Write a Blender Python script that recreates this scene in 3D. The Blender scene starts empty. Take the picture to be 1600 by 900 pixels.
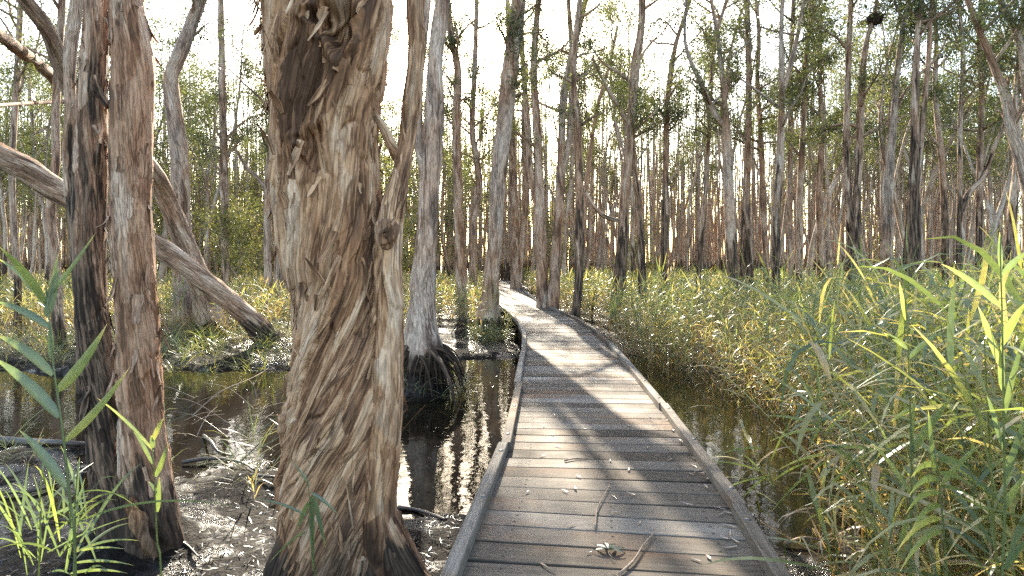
import bpy, math, random
import numpy as np
from mathutils import Vector

random.seed(7)
RNG = np.random.default_rng(11)
SC = bpy.context.scene
COL = SC.collection

# ------------------------------------------------------------------ picture to place
F, CX, HY, EYE = 950.0, 800.0, 408.0, 1.5      # focal length and horizon of the photograph (1600 px wide), eye above the deck
WATER = -0.55

def P(px, py, Y):
    return np.array([(px - CX) * Y / F, Y, EYE - (py - HY) * Y / F])

def G(px, py, z):
    Y = F * (EYE - z) / (py - HY)
    return np.array([(px - CX) * Y / F, Y, z])

# ------------------------------------------------------------------ noise
_p = np.random.default_rng(3).permutation(256)
_p = np.concatenate([_p, _p, _p])
_g = np.random.default_rng(4).normal(size=(256, 3))
_g /= np.linalg.norm(_g, axis=1)[:, None]

def perlin(q):
    q = np.asarray(q, float)
    i = np.floor(q).astype(int); f = q - i; i &= 255
    u = f * f * f * (f * (f * 6 - 15) + 10)
    out = 0
    for a in (0, 1):
        wx = u[..., 0] if a else 1 - u[..., 0]
        for b in (0, 1):
            wy = u[..., 1] if b else 1 - u[..., 1]
            for c in (0, 1):
                wz = u[..., 2] if c else 1 - u[..., 2]
                h = _p[_p[_p[i[..., 0] + a] + i[..., 1] + b] + i[..., 2] + c]
                d = (_g[h] * (f - np.array([a, b, c]))).sum(-1)
                out = out + wx * wy * wz * d
    return out * 1.5

def fbm(q, o=4):
    s, a, t = 0, 1.0, 0
    for _ in range(o):
        s = s + a * perlin(q); t += a; q = q * 2.03 + 17.3; a *= .5
    return s / t

def plates(q, seed=0):
    """cells of torn bark: each a tilted sheet with a raised edge; returns (relief -1..1, cell random 0..1, edge 0 at the splits)"""
    i0 = np.floor(q).astype(int); best = np.full(q.shape[:-1], 9.); sec = best.copy()
    val = np.zeros_like(best); rel = np.zeros_like(best)
    for a in (-1, 0, 1):
        for b in (-1, 0, 1):
            for c in (-1, 0, 1):
                k = i0 + np.array([a, b, c]); kk = (k + seed) & 255
                h = _p[_p[_p[kk[..., 0]] + kk[..., 1]] + kk[..., 2]]
                o = np.stack([_p[h] / 255., _p[h + 71] / 255., _p[h + 151] / 255.], -1)
                d = q - (k + .1 + .8 * o); r2 = (d * d).sum(-1)
                m = r2 < best
                sec = np.where(m, best, np.minimum(sec, r2)); best = np.where(m, r2, best)
                hv = _p[h + 33] / 255.
                val = np.where(m, hv, val); rel = np.where(m, (d * _g[_p[h + 97]]).sum(-1) * 1.2 + (hv - .5) * .9, rel)
    return rel, val, np.sqrt(sec) - np.sqrt(best)

def sstep(a, b, x):
    t = np.clip((x - a) / (b - a), 0, 1)
    return t * t * (3 - 2 * t)

# ------------------------------------------------------------------ object helpers
def tag(o, label=None, cat=None, group=None, kind=None):
    if label: o['label'] = label
    if cat: o['category'] = cat
    if group: o['group'] = group
    if kind: o['kind'] = kind
    return o

def thing(name, label, cat, loc, group=None):
    o = bpy.data.objects.new(name, None)
    o.empty_display_size = .2
    COL.objects.link(o)
    o.location = tuple(float(v) for v in loc)
    return tag(o, label, cat, group)

class MB:
    """Collects quads and triangles, links them as one mesh object."""
    def __init__(s):
        s.V, s.Q, s.T, s.B, s.N, s.n = [], [], [], [], [], 0
    def add(s, V, Q=None, T=None, bco=None, tone=None):
        V = np.asarray(V, float).reshape(-1, 3)
        s.V.append(V)
        if Q is not None and len(Q): s.Q.append(np.asarray(Q, int).reshape(-1, 4) + s.n)
        if T is not None and len(T): s.T.append(np.asarray(T, int).reshape(-1, 3) + s.n)
        s.B.append(V if bco is None else np.asarray(bco, float).reshape(-1, 3))
        s.N.append(np.zeros(len(V)) if tone is None else np.broadcast_to(np.asarray(tone, float), (len(V),)))
        s.n += len(V)
    def mesh(s, name, mat, org=(0, 0, 0), smooth=True):
        V = np.concatenate(s.V) - np.asarray(org, float)
        Q = np.concatenate(s.Q) if s.Q else np.zeros((0, 4), int)
        T = np.concatenate(s.T) if s.T else np.zeros((0, 3), int)
        me = bpy.data.meshes.new(name)
        me.vertices.add(len(V)); me.vertices.foreach_set('co', V.astype(np.float32).ravel())
        li = np.concatenate([Q.ravel(), T.ravel()]).astype(np.int32)
        me.loops.add(len(li)); me.loops.foreach_set('vertex_index', li)
        nf = len(Q) + len(T)
        me.polygons.add(nf)
        st = np.concatenate([np.arange(len(Q)) * 4, len(Q) * 4 + np.arange(len(T)) * 3]).astype(np.int32)
        me.polygons.foreach_set('loop_start', st)
        me.polygons.foreach_set('loop_total', np.concatenate([np.full(len(Q), 4), np.full(len(T), 3)]).astype(np.int32))
        me.polygons.foreach_set('use_smooth', np.full(nf, smooth))
        a = me.attributes.new('bco', 'FLOAT_VECTOR', 'POINT'); a.data.foreach_set('vector', np.concatenate(s.B).astype(np.float32).ravel())
        a = me.attributes.new('tone', 'FLOAT', 'POINT'); a.data.foreach_set('value', np.concatenate(s.N).astype(np.float32))
        me.update(calc_edges=True)
        me.materials.append(mat)
        return me
    def build(s, name, mat, parent=None, org=(0, 0, 0), smooth=True):
        o = bpy.data.objects.new(name, s.mesh(name, mat, org, smooth))
        COL.objects.link(o)
        if parent: o.parent = parent
        else: o.location = tuple(float(v) for v in org)
        return o

def resample(pts, rad, ds):
    """Catmull-Rom through pts (N,3) with radii, evenly spaced about ds apart."""
    pts = np.asarray(pts, float); rad = np.asarray(rad, float)
    D = np.column_stack([pts, rad])
    D = np.vstack([2 * D[0] - D[1], D, 2 * D[-1] - D[-2]])
    out = []
    for i in range(1, len(D) - 2):
        L = np.linalg.norm(D[i + 1, :3] - D[i, :3]); n = max(1, int(round(L / ds)))
        t = np.arange(n)[:, None] / n
        a, b, c, d = D[i - 1], D[i], D[i + 1], D[i + 2]
        out.append(.5 * (2 * b + (c - a) * t + (2 * a - 5 * b + 4 * c - d) * t**2 + (-a + 3 * b - 3 * c + d) * t**3))
    out.append(D[-2][None])
    R = np.vstack(out)
    return R[:, :3], np.maximum(R[:, 3], .002)

def tube(mb, pts, rad, n=10, ds=.2, disp=None, twist=0., tone=0., seed=0., cap=True, flare=0.):
    C, R = resample(pts, rad, ds)
    m = len(C)
    Tn = np.gradient(C, axis=0); Tn /= np.linalg.norm(Tn, axis=1)[:, None] + 1e-9
    ref = np.array([0, 1., 0]) if abs(Tn[0] @ np.array([0, 1., 0])) < .9 else np.array([1., 0, 0])
    Ux = np.empty_like(C); u = ref
    for i in range(m):
        u = u - Tn[i] * (u @ Tn[i]); u = u / (np.linalg.norm(u) + 1e-9); Ux[i] = u
    Vx = np.cross(Tn, Ux)
    s = np.concatenate([[0], np.cumsum(np.linalg.norm(np.diff(C, axis=0), axis=1))])
    th = np.arange(n) * 2 * math.pi / n
    TH, S = np.meshgrid(th, s)
    RR = np.repeat(R[:, None], n, 1)
    tt = TH + (twist(S) if callable(twist) else twist * S)
    rb = R.mean()
    bco = np.stack([rb * np.cos(tt), rb * np.sin(tt), S], -1) + np.array([seed * 3.1, seed * 1.7, seed * 5.3])
    if flare:
        lob = 1 + .55 * np.cos(TH * 5 + seed) + .3 * np.cos(TH * 3 + 2 * seed)
        RR = RR * (1 + flare * np.exp(-S / (4 * R[0] + 1e-3) * 1.6) * lob * .6)
    if disp is not None:
        dd = disp(bco, TH, S, RR)
        if isinstance(dd, tuple): dd, tone = dd; tone = np.concatenate([tone.ravel(), [0, 0]]) if cap else tone.ravel()
        RR = RR + dd
    V = C[:, None] + Ux[:, None] * (np.cos(TH) * RR)[..., None] + Vx[:, None] * (np.sin(TH) * RR)[..., None]
    i = np.arange(m - 1)[:, None]; j = np.arange(n)[None]
    Q = np.stack([i * n + j, i * n + (j + 1) % n, (i + 1) * n + (j + 1) % n, (i + 1) * n + j], -1).reshape(-1, 4)
    Vf = V.reshape(-1, 3); bf = bco.reshape(-1, 3); T = None
    if cap:
        Vf = np.vstack([Vf, C[0], C[-1]]); bf = np.vstack([bf, bf[0], bf[m * n - 1]])
        a = np.arange(n); b = (a + 1) % n
        T = np.vstack([np.stack([b, a, np.full(n, m * n)], -1), np.stack([(m - 1) * n + a, (m - 1) * n + b, np.full(n, m * n + 1)], -1)])
    mb.add(Vf, Q, T, bf, tone)
    return C, R, V

def d_mid(k=1.0):
    def f(b, TH, S, RR):
        n2 = perlin(b * np.array([16, 16, 2.6]) + 9)
        return RR * k * (.13 * perlin(b * np.array([5, 5, 1.3])) + .10 * n2), .5 * perlin(b * np.array([11, 11, 2.2]) + 40)
    return f

# ------------------------------------------------------------------ materials
def mat(name):
    m = bpy.data.materials.new(name); m.use_nodes = True
    nt = m.node_tree; nt.nodes.clear()
    out = nt.nodes.new('ShaderNodeOutputMaterial')
    return m, nt, out

class NT:
    def __init__(s, nt): s.nt = nt
    def n(s, t, **k):
        x = s.nt.nodes.new(t)
        for a, b in k.items(): setattr(x, a, b)
        return x
    def put(s, sock, v):
        if isinstance(v, bpy.types.NodeSocket): s.nt.links.new(v, sock)
        elif isinstance(v, (tuple, list)) and len(v) == 3 and sock.type == 'RGBA': sock.default_value = (*v, 1)
        else: sock.default_value = v
    def attr(s, name, typ='GEOMETRY'): return s.n('ShaderNodeAttribute', attribute_name=name, attribute_type=typ)
    def vmul(s, v, w):
        x = s.n('ShaderNodeVectorMath', operation='MULTIPLY'); s.put(x.inputs[0], v); s.put(x.inputs[1], w); return x.outputs[0]
    def vadd(s, v, w):
        x = s.n('ShaderNodeVectorMath', operation='ADD'); s.put(x.inputs[0], v); s.put(x.inputs[1], w); return x.outputs[0]
    def math(s, op, a, b=0., c=None):
        x = s.n('ShaderNodeMath', operation=op); s.put(x.inputs[0], a); s.put(x.inputs[1], b)
        if c is not None: s.put(x.inputs[2], c)
        return x.outputs[0]
    def noise(s, v, scale=1., detail=4., rough=.55, dist=0.):
        x = s.n('ShaderNodeTexNoise'); s.put(x.inputs['Vector'], v)
        x.inputs['Scale'].default_value = scale; x.inputs['Detail'].default_value = detail
        x.inputs['Roughness'].default_value = rough; x.inputs['Distortion'].default_value = dist
        return x
    def ramp(s, f, stops, interp='LINEAR'):
        x = s.n('ShaderNodeValToRGB'); cr = x.color_ramp; cr.interpolation = interp
        while len(cr.elements) < len(stops): cr.elements.new(.5)
        for e, (p, c) in zip(cr.elements, stops):
            e.position = p; e.color = (*c, 1) if not np.isscalar(c) else (c, c, c, 1)
        s.put(x.inputs[0], f); return x.outputs[0]
    def mix(s, f, a, b, blend='MIX'):
        x = s.n('ShaderNodeMix', data_type='RGBA', blend_type=blend)
        s.put(x.inputs[0], f); s.put(x.inputs[6], a); s.put(x.inputs[7], b); return x.outputs[2]
    def rng(s, f, a, b, c=0., d=1.):
        x = s.n('ShaderNodeMapRange', interpolation_type='SMOOTHSTEP')
        s.put(x.inputs[0], f); s.put(x.inputs[1], a); s.put(x.inputs[2], b); s.put(x.inputs[3], c); s.put(x.inputs[4], d)
        return x.outputs[0]
    def bump(s, h, strength, dist, normal=None):
        x = s.n('ShaderNodeBump'); x.inputs['Strength'].default_value = strength; x.inputs['Distance'].default_value = dist
        s.put(x.inputs['Height'], h)
        if normal is not None: s.put(x.inputs['Normal'], normal)
        return x.outputs[0]
    def bsdf(s, col, rough, normal=None, spec=.3):
        x = s.n('ShaderNodeBsdfPrincipled'); s.put(x.inputs['Base Color'], col); s.put(x.inputs['Roughness'], rough)
        s.put(x.inputs['Specular IOR Level'], spec)
        if normal is not None: s.put(x.inputs['Normal'], normal)
        return x.outputs[0]

def bark_material(name, fine=1.0, lo=(.075, .036, .019), mid=(.34, .168, .085), tan=(.55, .325, .185), pale=(.66, .47, .33), bd=.02):
    """Layered papery bark: long torn sheets, dark splits, ochre inner layers, charcoal up to each tree's own 'char' height."""
    m, nt, out = mat(name); k = NT(nt)
    b = k.attr('bco').outputs['Vector']
    w = k.noise(k.vmul(b, (4 * fine, 4 * fine, 1.6 * fine)), 1, 3).outputs['Color']
    w = k.vmul(k.vadd(w, (-.5, -.5, -.5)), (.045, .045, .25))
    bw = k.vadd(b, w)
    A = k.noise(k.vmul(bw, (30 * fine, 30 * fine, 1.9 * fine)), 1, 8, .66).outputs['Fac']
    B = k.noise(k.vmul(bw, (7 * fine, 7 * fine, 1.1 * fine)), 1, 5, .55).outputs['Fac']
    Cn = k.noise(k.vmul(b, (2.2, 2.2, .55)), 1, 3).outputs['Fac']
    D = k.noise(k.vmul(bw, (70 * fine, 70 * fine, 9 * fine)), 1, 4, .6).outputs['Fac']
    vor = k.n('ShaderNodeTexVoronoi', feature='DISTANCE_TO_EDGE'); k.put(vor.inputs['Vector'], k.vmul(bw, (11 * fine, 11 * fine, 1.7 * fine))); vor.inputs['Scale'].default_value = 1
    vc = k.n('ShaderNodeTexVoronoi', feature='F1'); k.put(vc.inputs['Vector'], k.vmul(bw, (11 * fine, 11 * fine, 1.7 * fine))); vc.inputs['Scale'].default_value = 1
    cell = k.n('ShaderNodeSeparateColor'); k.put(cell.inputs[0], vc.outputs['Color'])
    edge = k.rng(vor.outputs['Distance'], 0., .09)
    mixv = k.math('ADD', k.math('MULTIPLY', A, .36), k.math('ADD', k.math('MULTIPLY', B, .52), k.math('ADD', k.math('MULTIPLY', cell.outputs[0], .12), k.math('MULTIPLY', k.attr('tone').outputs['Fac'], .26))))
    col = k.ramp(mixv, [(.38, lo), (.46, mid), (.54, tan), (.66, pale)])
    warm = k.mix(.75, col, (.50, .27, .15), 'MULTIPLY')
    warm = k.mix(.35, warm, (.46, .27, .16))
    col = k.mix(k.rng(Cn, .5, .68, 0., .75), col, warm)
    grey = k.attr('grey', 'OBJECT').outputs['Fac']
    col = k.mix(k.math('MULTIPLY', k.rng(Cn, .62, .36), grey), col, k.mix(.6, col, (.48, .42, .37)))
    col = k.mix(k.math('MULTIPLY', k.math('SUBTRACT', 1., edge), .16), col, lo)
    c1 = k.noise(k.vmul(bw, (30 * fine, 30 * fine, 1.5 * fine)), 1, 3, .5).outputs['Fac']
    c2 = k.noise(k.vmul(bw, (13 * fine, 13 * fine, 1.0 * fine)), 1, 4, .55).outputs['Fac']
    ck = k.math('MULTIPLY', k.rng(k.math('ABSOLUTE', k.math('SUBTRACT', c1, .5)), .004, .035), k.rng(k.math('ABSOLUTE', k.math('SUBTRACT', c2, .5)), .003, .03))
    ckm = k.math('MULTIPLY', k.math('SUBTRACT', 1., ck), k.rng(B, .40, .56, .8, .28))
    col = k.mix(ckm, col, tuple(v * .55 for v in lo))
    col = k.mix(k.rng(D, .58, .42, .0, .38), col, lo)
    # charcoal and wet foot, by height above the tree's own base
    tc = k.n('ShaderNodeTexCoord'); sp = k.n('ShaderNodeSeparateXYZ'); k.put(sp.inputs[0], tc.outputs['Object'])
    ch = k.attr('char', 'OBJECT').outputs['Fac']
    hn = k.noise(k.vmul(b, (9, 9, .9)), 1, 5, .6).outputs['Fac']
    hh = k.math('DIVIDE', sp.outputs[2], k.math('MAXIMUM', ch, .01))
    v = k.math('ADD', hh, k.math('MULTIPLY', k.math('SUBTRACT', k.math('ADD', k.math('MULTIPLY', hn, .6), k.math('MULTIPLY', B, .4)), .5), 3.6))
    cm = k.rng(v, 1.0, .8)
    cm = k.math('MULTIPLY', cm, k.rng(ch, .02, .08))
    charcol = k.mix(k.rng(A, .42, .62), (.016, .012, .010), (.21, .135, .09))
    col = k.mix(k.math('MULTIPLY', cm, .96), col, charcol)
    wet = k.rng(k.math('ADD', sp.outputs[2], k.math('MULTIPLY', k.math('SUBTRACT', k.math('ADD', k.math('MULTIPLY', hn, .5), k.math('MULTIPLY', B, .5)), .5), 1.6)), .36, .0, 0., .72)
    col = k.mix(wet, col, (.03, .02, .014))
    h = k.math('ADD', k.math('MULTIPLY', A, .8), k.math('ADD', k.math('ADD', k.math('MULTIPLY', edge, .12), k.math('MULTIPLY', ck, .4)), k.math('MULTIPLY', D, .35)))
    k.put(out.inputs[0], k.bsdf(col, .82, k.bump(h, .9, bd), .18))
    return m

def leaf_material(name, stops, tl=.45, gloss=.07, fr=.16, tc=(1.85, 1.75, .9)):
    m, nt, out = mat(name); k = NT(nt)
    t = k.attr('tone').outputs['Fac']
    geo = k.n('ShaderNodeNewGeometry')
    r = geo.outputs['Random Per Island']
    v = k.math('ADD', t, k.math('MULTIPLY', k.math('SUBTRACT', r, .5), .35))
    col = k.ramp(v, stops)
    pn = k.noise(geo.outputs['Position'], 38, 5, .7).outputs['Fac']
    col = k.mix(k.rng(pn, .35, .65, .45, 0.), col, k.mix(1., col, (.55, .55, .5), 'MULTIPLY'))
    col = k.mix(k.rng(pn, .66, .74, 0., .6), col, (.24, .15, .07))
    tcol = k.mix(1., col, tc, 'MULTIPLY')
    d = k.n('ShaderNodeBsdfDiffuse'); k.put(d.inputs[0], col)
    tr = k.n('ShaderNodeBsdfTranslucent'); k.put(tr.inputs[0], tcol)
    mx = k.n('ShaderNodeMixShader'); mx.inputs[0].default_value = tl
    nt.links.new(d.outputs[0], mx.inputs[1]); nt.links.new(tr.outputs[0], mx.inputs[2])
    gl = k.n('ShaderNodeBsdfGlossy'); gl.inputs['Roughness'].default_value = .32; k.put(gl.inputs['Color'], (.9, .95, 1.))
    lw = k.n('ShaderNodeLayerWeight'); lw.inputs[0].default_value = .35
    mx2 = k.n('ShaderNodeMixShader'); k.put(mx2.inputs[0], k.math('ADD', k.math('MULTIPLY', lw.outputs['Fresnel'], fr), gloss))
    nt.links.new(mx.outputs[0], mx2.inputs[1]); nt.links.new(gl.outputs[0], mx2.inputs[2])
    nt.links.new(mx2.outputs[0], out.inputs[0])
    return m

M_BIG = bark_material('paper_bark_big', 1.0, bd=.012)
M_TWIN = bark_material('paper_bark_twin', 1.5, lo=(.08, .042, .025), mid=(.37, .20, .125), tan=(.56, .37, .255), pale=(.69, .53, .41), bd=.012)
M_BARK = bark_material('paper_bark', 1.0, lo=(.10, .058, .037), mid=(.40, .235, .155), tan=(.58, .40, .285), pale=(.72, .57, .45), bd=.025)
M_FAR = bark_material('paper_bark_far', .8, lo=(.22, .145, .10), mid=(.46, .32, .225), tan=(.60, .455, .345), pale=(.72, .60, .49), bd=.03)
M_LEAF = leaf_material('tree_leaf', [(0, (.036, .048, .020)), (.4, (.074, .088, .034)), (.75, (.135, .145, .05)), (1, (.21, .185, .065))], .46, .012, .05, (1.5, 1.5, 1.05))
M_REED = leaf_material('reed_leaf', [(0, (.075, .112, .062)), (.3, (.135, .175, .07)), (.52, (.25, .26, .095)), (.75, (.40, .33, .18)), (.9, (.46, .35, .22)), (1, (.38, .265, .17))], .52, .035, .14)

def wood_material():
    m, nt, out = mat('weathered_timber'); k = NT(nt)
    b = k.attr('bco').outputs['Vector']            # x along the grain
    t = k.attr('tone').outputs['Fac']
    g = k.noise(k.vmul(b, (2.2, 60, 60)), 1, 6, .6).outputs['Fac']
    g2 = k.noise(k.vmul(b, (6, 190, 190)), 1, 3, .6).outputs['Fac']
    big = k.noise(k.vmul(b, (1.6, 2.6, 2.6)), 1, 5, .6).outputs['Fac']
    v = k.math('ADD', k.math('MULTIPLY', g, .55), k.math('ADD', k.math('MULTIPLY', big, .5), k.math('MULTIPLY', t, .30)))
    col = k.ramp(v, [(.3, (.054, .042, .032)), (.52, (.118, .097, .077)), (.75, (.185, .159, .132)), (.95, (.265, .238, .206))])
    st = k.noise(k.vmul(b, (.9, 1.2, 1.2)), 1, 3).outputs['Fac']
    col = k.mix(k.rng(st, .52, .68, 0., .7), col, (.15, .085, .048))
    col = k.mix(k.rng(g2, .47, .33, 0., .7), col, (.028, .022, .018))
    h = k.math('ADD', g, k.math('MULTIPLY', g2, .7))
    k.put(out.inputs[0], k.bsdf(col, k.rng(big, .3, .7, .68, .85), k.bump(h, .5, .004), .14))
    return m
M_WOOD = wood_material()

def plain(name, col, rough=.6, metal=0., spec=.3):
    m, nt, out = mat(name); k = NT(nt)
    tc = k.n('ShaderNodeTexCoord')
    n = k.noise(tc.outputs['Object'], 25, 4).outputs['Fac']
    c = k.mix(k.rng(n, .3, .7), tuple(x * .7 for x in col), tuple(min(1, x * 1.25) for x in col))
    sh = k.n('ShaderNodeBsdfPrincipled'); k.put(sh.inputs['Base Color'], c); sh.inputs['Roughness'].default_value = rough
    sh.inputs['Metallic'].default_value = metal; sh.inputs['Specular IOR Level'].default_value = spec
    nt.links.new(sh.outputs[0], out.inputs[0]); return m
M_BOLT = plain('galvanised_bolt', (.16, .15, .14), .45, .8)
M_TWIG = plain('dry_twig', (.26, .19, .14), .8)
M_DARKSTICK = plain('sodden_wood', (.045, .033, .025), .45, 0, .5)
M_NEST = plain('nest_sticks', (.075, .05, .036), .9)
M_SPRIG = leaf_material('sprig_leaf', [(0, (.06, .08, .04)), (1, (.13, .135, .085))], .2, .008, .05)
M_DRY = leaf_material('dry_leaf', [(0, (.11, .06, .037)), (.5, (.21, .145, .095)), (1, (.34, .27, .21))], .15, .02, .08)
M_LITTER = leaf_material('leaf_litter', [(0, (.008, .006, .005)), (.5, (.02, .015, .011)), (1, (.07, .052, .038))], .03, .008, .05)

def mud_material():
    m, nt, out = mat('swamp_mud'); k = NT(nt)
    g = k.n('ShaderNodeNewGeometry'); p = g.outputs['Position']
    a = k.noise(p, 1.1, 6, .6).outputs['Fac']; b = k.noise(p, 14, 6, .65).outputs['Fac']; c = k.noise(p, 60, 3, .6).outputs['Fac']
    col = k.ramp(b, [(.3, (.005, .004, .0035)), (.5, (.012, .0095, .0075)), (.7, (.03, .023, .018))])
    wetm = k.rng(a, .47, .56)
    rough = k.math('ADD', k.rng(wetm, 0., 1., .75, .16), k.math('MULTIPLY', c, .1))
    h = k.math('ADD', b, k.math('MULTIPLY', c, .45))
    k.put(out.inputs[0], k.bsdf(col, rough, k.bump(h, .9, .05), k.rng(wetm, 0., 1., .08, .45)))
    return m
M_MUD = mud_material()

def water_material():
    m, nt, out = mat('swamp_water'); k = NT(nt)
    g = k.n('ShaderNodeNewGeometry'); p = g.outputs['Position']
    n1 = k.noise(p, 2.2, 3, .5).outputs['Fac']; n2 = k.noise(p, 17, 3, .5).outputs['Fac']
    film = k.noise(p, .9, 5, .6).outputs['Fac']
    col = k.mix(k.rng(film, .45, .7), (.008, .006, .0035), (.016, .011, .006))
    h = k.math('ADD', n1, k.math('MULTIPLY', n2, .12))
    sh = k.n('ShaderNodeBsdfPrincipled'); k.put(sh.inputs['Base Color'], col); k.put(sh.inputs['Roughness'], k.rng(film, .5, .75, .02, .09))
    sh.inputs['IOR'].default_value = 1.33
    k.put(sh.inputs['Normal'], k.bump(h, .12, .05))
    nt.links.new(sh.outputs[0], out.inputs[0]); return m
M_WATER = water_material()

# ------------------------------------------------------------------ boardwalk line
_cp = np.array([(-.35, -3.), (.12, 0.), (.34, 1.5), (.49, 2.9), (.63, 3.94), (.70, 4.88), (.795, 6.57), (.907, 8.8), (1.0, 12.0), (.86, 15.5), (.50, 18.7), (.145, 23), (-.10, 29), (-.31, 36.5), (-.6, 43), (-2.2, 50), (-6, 57), (-12, 62)])
CL, _ = resample(np.column_stack([_cp, np.zeros(len(_cp))]), np.ones(len(_cp)), .05)
CL = CL[:, :2]
CT = np.gradient(CL, axis=0); CT /= np.linalg.norm(CT, axis=1)[:, None]
CN = np.column_stack([CT[:, 1], -CT[:, 0]])        # to the right
CS = np.concatenate([[0], np.cumsum(np.linalg.norm(np.diff(CL, axis=0), axis=1))])
HALF = .79
def at_s(s):
    return (np.array([np.interp(s, CS, CL[:, i]) for i in (0, 1)]), np.array([np.interp(s, CS, CT[:, i]) for i in (0, 1)]), np.array([np.interp(s, CS, CN[:, i]) for i in (0, 1)]))
def deck_off(x, y):
    """signed distance to the right of the boardwalk's centre line (by y)"""
    return np.asarray(x) - np.interp(y, CL[:, 1], CL[:, 0])

# ------------------------------------------------------------------ ground
BUMPS = [(-1.05, 3.9, .75, .14), (-2.75, 4.3, .6, .16), (-1.42, 9.45, .48, .66), (-.72, 16.3, .7, .24), (-7.7, 15, 1.2, .2), (-5.5, 13.6, .9, .2), (-4.8, 13.8, 1.4, .1),
         (1.25, 19.8, .9, .1), (-8.3, 11.4, 1.0, .1), (-2.0, 7.0, .7, .06), (-.25, 4.35, .5, .06)]
def gh(x, y):
    x = np.asarray(x, float); y = np.asarray(y, float)
    off = deck_off(x, y)
    n = fbm(np.stack([x * .5, y * .5, np.zeros_like(x)], -1), 4)
    n2 = fbm(np.stack([x * 2.4, y * 2.4, np.full_like(x, 5.)], -1), 3)
    n3 = perlin(np.stack([x * 9, y * 9, np.full_like(x, 2.)], -1))
    left = off < 0
    near = -.55 + .12 * n + .045 * n2 + .02 * n3
    pool = -.70 + .10 * n + .03 * n2
    far = -.46 + .16 * n + .03 * n2
    # left: mud near, open pool, mud bank, wet forest floor
    edge = np.where(x > -1.6, 4.9, 6.7) + n * 1.2
    lz = near + (pool - near) * sstep(edge - .3, edge + .5, y)
    fe = np.where(x > -2.2, 12.6, 11.2) + n * 1.5
    lz = lz + (far - lz) * sstep(fe - .4, fe + .6, y)
    # right: pool along the deck, then the reed floor
    w = .55 + 1.15 * sstep(4.4, 6.2, y) * (1 - sstep(9.5, 12.5, y)) + .5 * n
    rz = -.545 + .045 * n + .03 * n2 + .012 * n3
    m = sstep(4.2, 5.4, y) * (1 - sstep(11., 12.5, y)) * (1 - sstep(HALF + w, HALF + w + .5, off))
    rz = rz + (-.74 - rz) * m
    rz = rz + (far - rz) * sstep(13, 15, y)
    z = np.where(left, lz, rz)
    under = 1 - sstep(HALF - .2, HALF + .3, np.abs(off))
    z = z - .12 * under
    for bx, by, r, h in BUMPS:
        d2 = ((x - bx)**2 + (y - by)**2) / r**2
        z = z + h * np.exp(-d2**1.3) * (1 + .25 * n2)
    return z

def axis(fine_lo, fine_hi, step, lo, hi, grow=1.12):
    a = list(np.arange(fine_lo, fine_hi, step)); s = step
    while a[-1] < hi: s *= grow; a.append(a[-1] + s)
    s = step; b = []
    v = fine_lo
    while v > lo: s *= grow; v -= s; b.append(v)
    return np.array(b[::-1] + a)
gx = axis(-7, 5, .06, -170, 170); gy = axis(1.5, 17, .06, -60, 240)
X, Y = np.meshgrid(gx, gy)
Zg = gh(X, Y)
mb = MB()
ni, nj = X.shape
i = np.arange(ni - 1)[:, None]; j = np.arange(nj - 1)[None]
mb.add(np.stack([X, Y, Zg], -1), np.stack([i * nj + j, i * nj + j + 1, (i + 1) * nj + j + 1, (i + 1) * nj + j], -1))
tag(mb.build('ground', M_MUD), kind='structure')
mb = MB()
mb.add([(-170, -60, WATER), (170, -60, WATER), (170, 240, WATER), (-170, 240, WATER)], [(0, 1, 2, 3)])
tag(mb.build('water', M_WATER), kind='structure')

# ------------------------------------------------------------------ boardwalk
def prism(mb, c, ax, ay, az, lx, ly, lz, ch=.004, tone=0., seed=0.):
    """box lx by ly by lz along ax/ay/az, centre c, long top edges chamfered"""
    ax, ay, az, c = (np.asarray(v, float) for v in (ax, ay, az, c))
    prof = [(-ly / 2, -lz / 2), (ly / 2, -lz / 2), (ly / 2, lz / 2 - ch), (ly / 2 - ch, lz / 2), (-ly / 2 + ch, lz / 2), (-ly / 2, lz / 2 - ch)]
    V, B = [], []
    for e in (-.5, .5):
        for (y, z) in prof:
            V.append(c + ax * e * lx + ay * y + az * z); B.append((e * lx + seed * 7.3, y + seed * 1.9, z + seed * 3.7))
    Q = [(k, (k + 1) % 6, 6 + (k + 1) % 6, 6 + k) for k in range(6)]
    Q += [(0, 5, 2, 1), (5, 4, 3, 2), (6, 7, 8, 11), (11, 8, 9, 10)]
    mb.add(V, Q, None, B, tone)

r = random.Random(5)
bw = thing('boardwalk', 'low grey timber boardwalk curving away between the paperbarks', 'boardwalk', (.5, 3, 0))
org = np.array([.5, 3, 0])
deck = MB(); s = 1.0; k = 0; PLW = .205; nails = MB()
UP = np.array([0, 0, 1.])
while s < CS[-1] - .3:
    c, t, n = at_s(s)
    tone = r.gauss(0, .5) + (1.3 if r.random() < .06 else 0); L = 2 * HALF + r.uniform(-.015, .03)
    a = r.gauss(0, .006)
    ax = np.array([n[0], n[1], r.gauss(0, .0015)]); ay = np.array([t[0], t[1], 0]); ay = ay + np.array([n[0], n[1], 0]) * a; ax = ax - np.array([t[0], t[1], 0]) * a
    zz = -.02 + r.gauss(0, .0015)
    pw = PLW - r.uniform(.006, .017)
    prism(deck, (c[0], c[1], zz), ax, ay, UP, L, pw, .04, .004, tone, k * .37)
    if c[1] < 12:
        for ex in (-.55, -.0, .55):
            for ey in (-.045, .045):
                q = np.array([c[0], c[1], 0]) + ax * (ex + r.gauss(0, .004)) + ay * ey
                q[2] = zz + .0212 + ax[2] * ex
                ang = np.arange(6) * math.pi / 3
                deck.add(np.vstack([q + np.stack([np.cos(ang) * .0085, np.sin(ang) * .0085, np.zeros(6)], -1)]), [(0, 1, 2, 3), (0, 3, 4, 5)], None, None, -4.)
    s += PLW; k += 1
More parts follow.
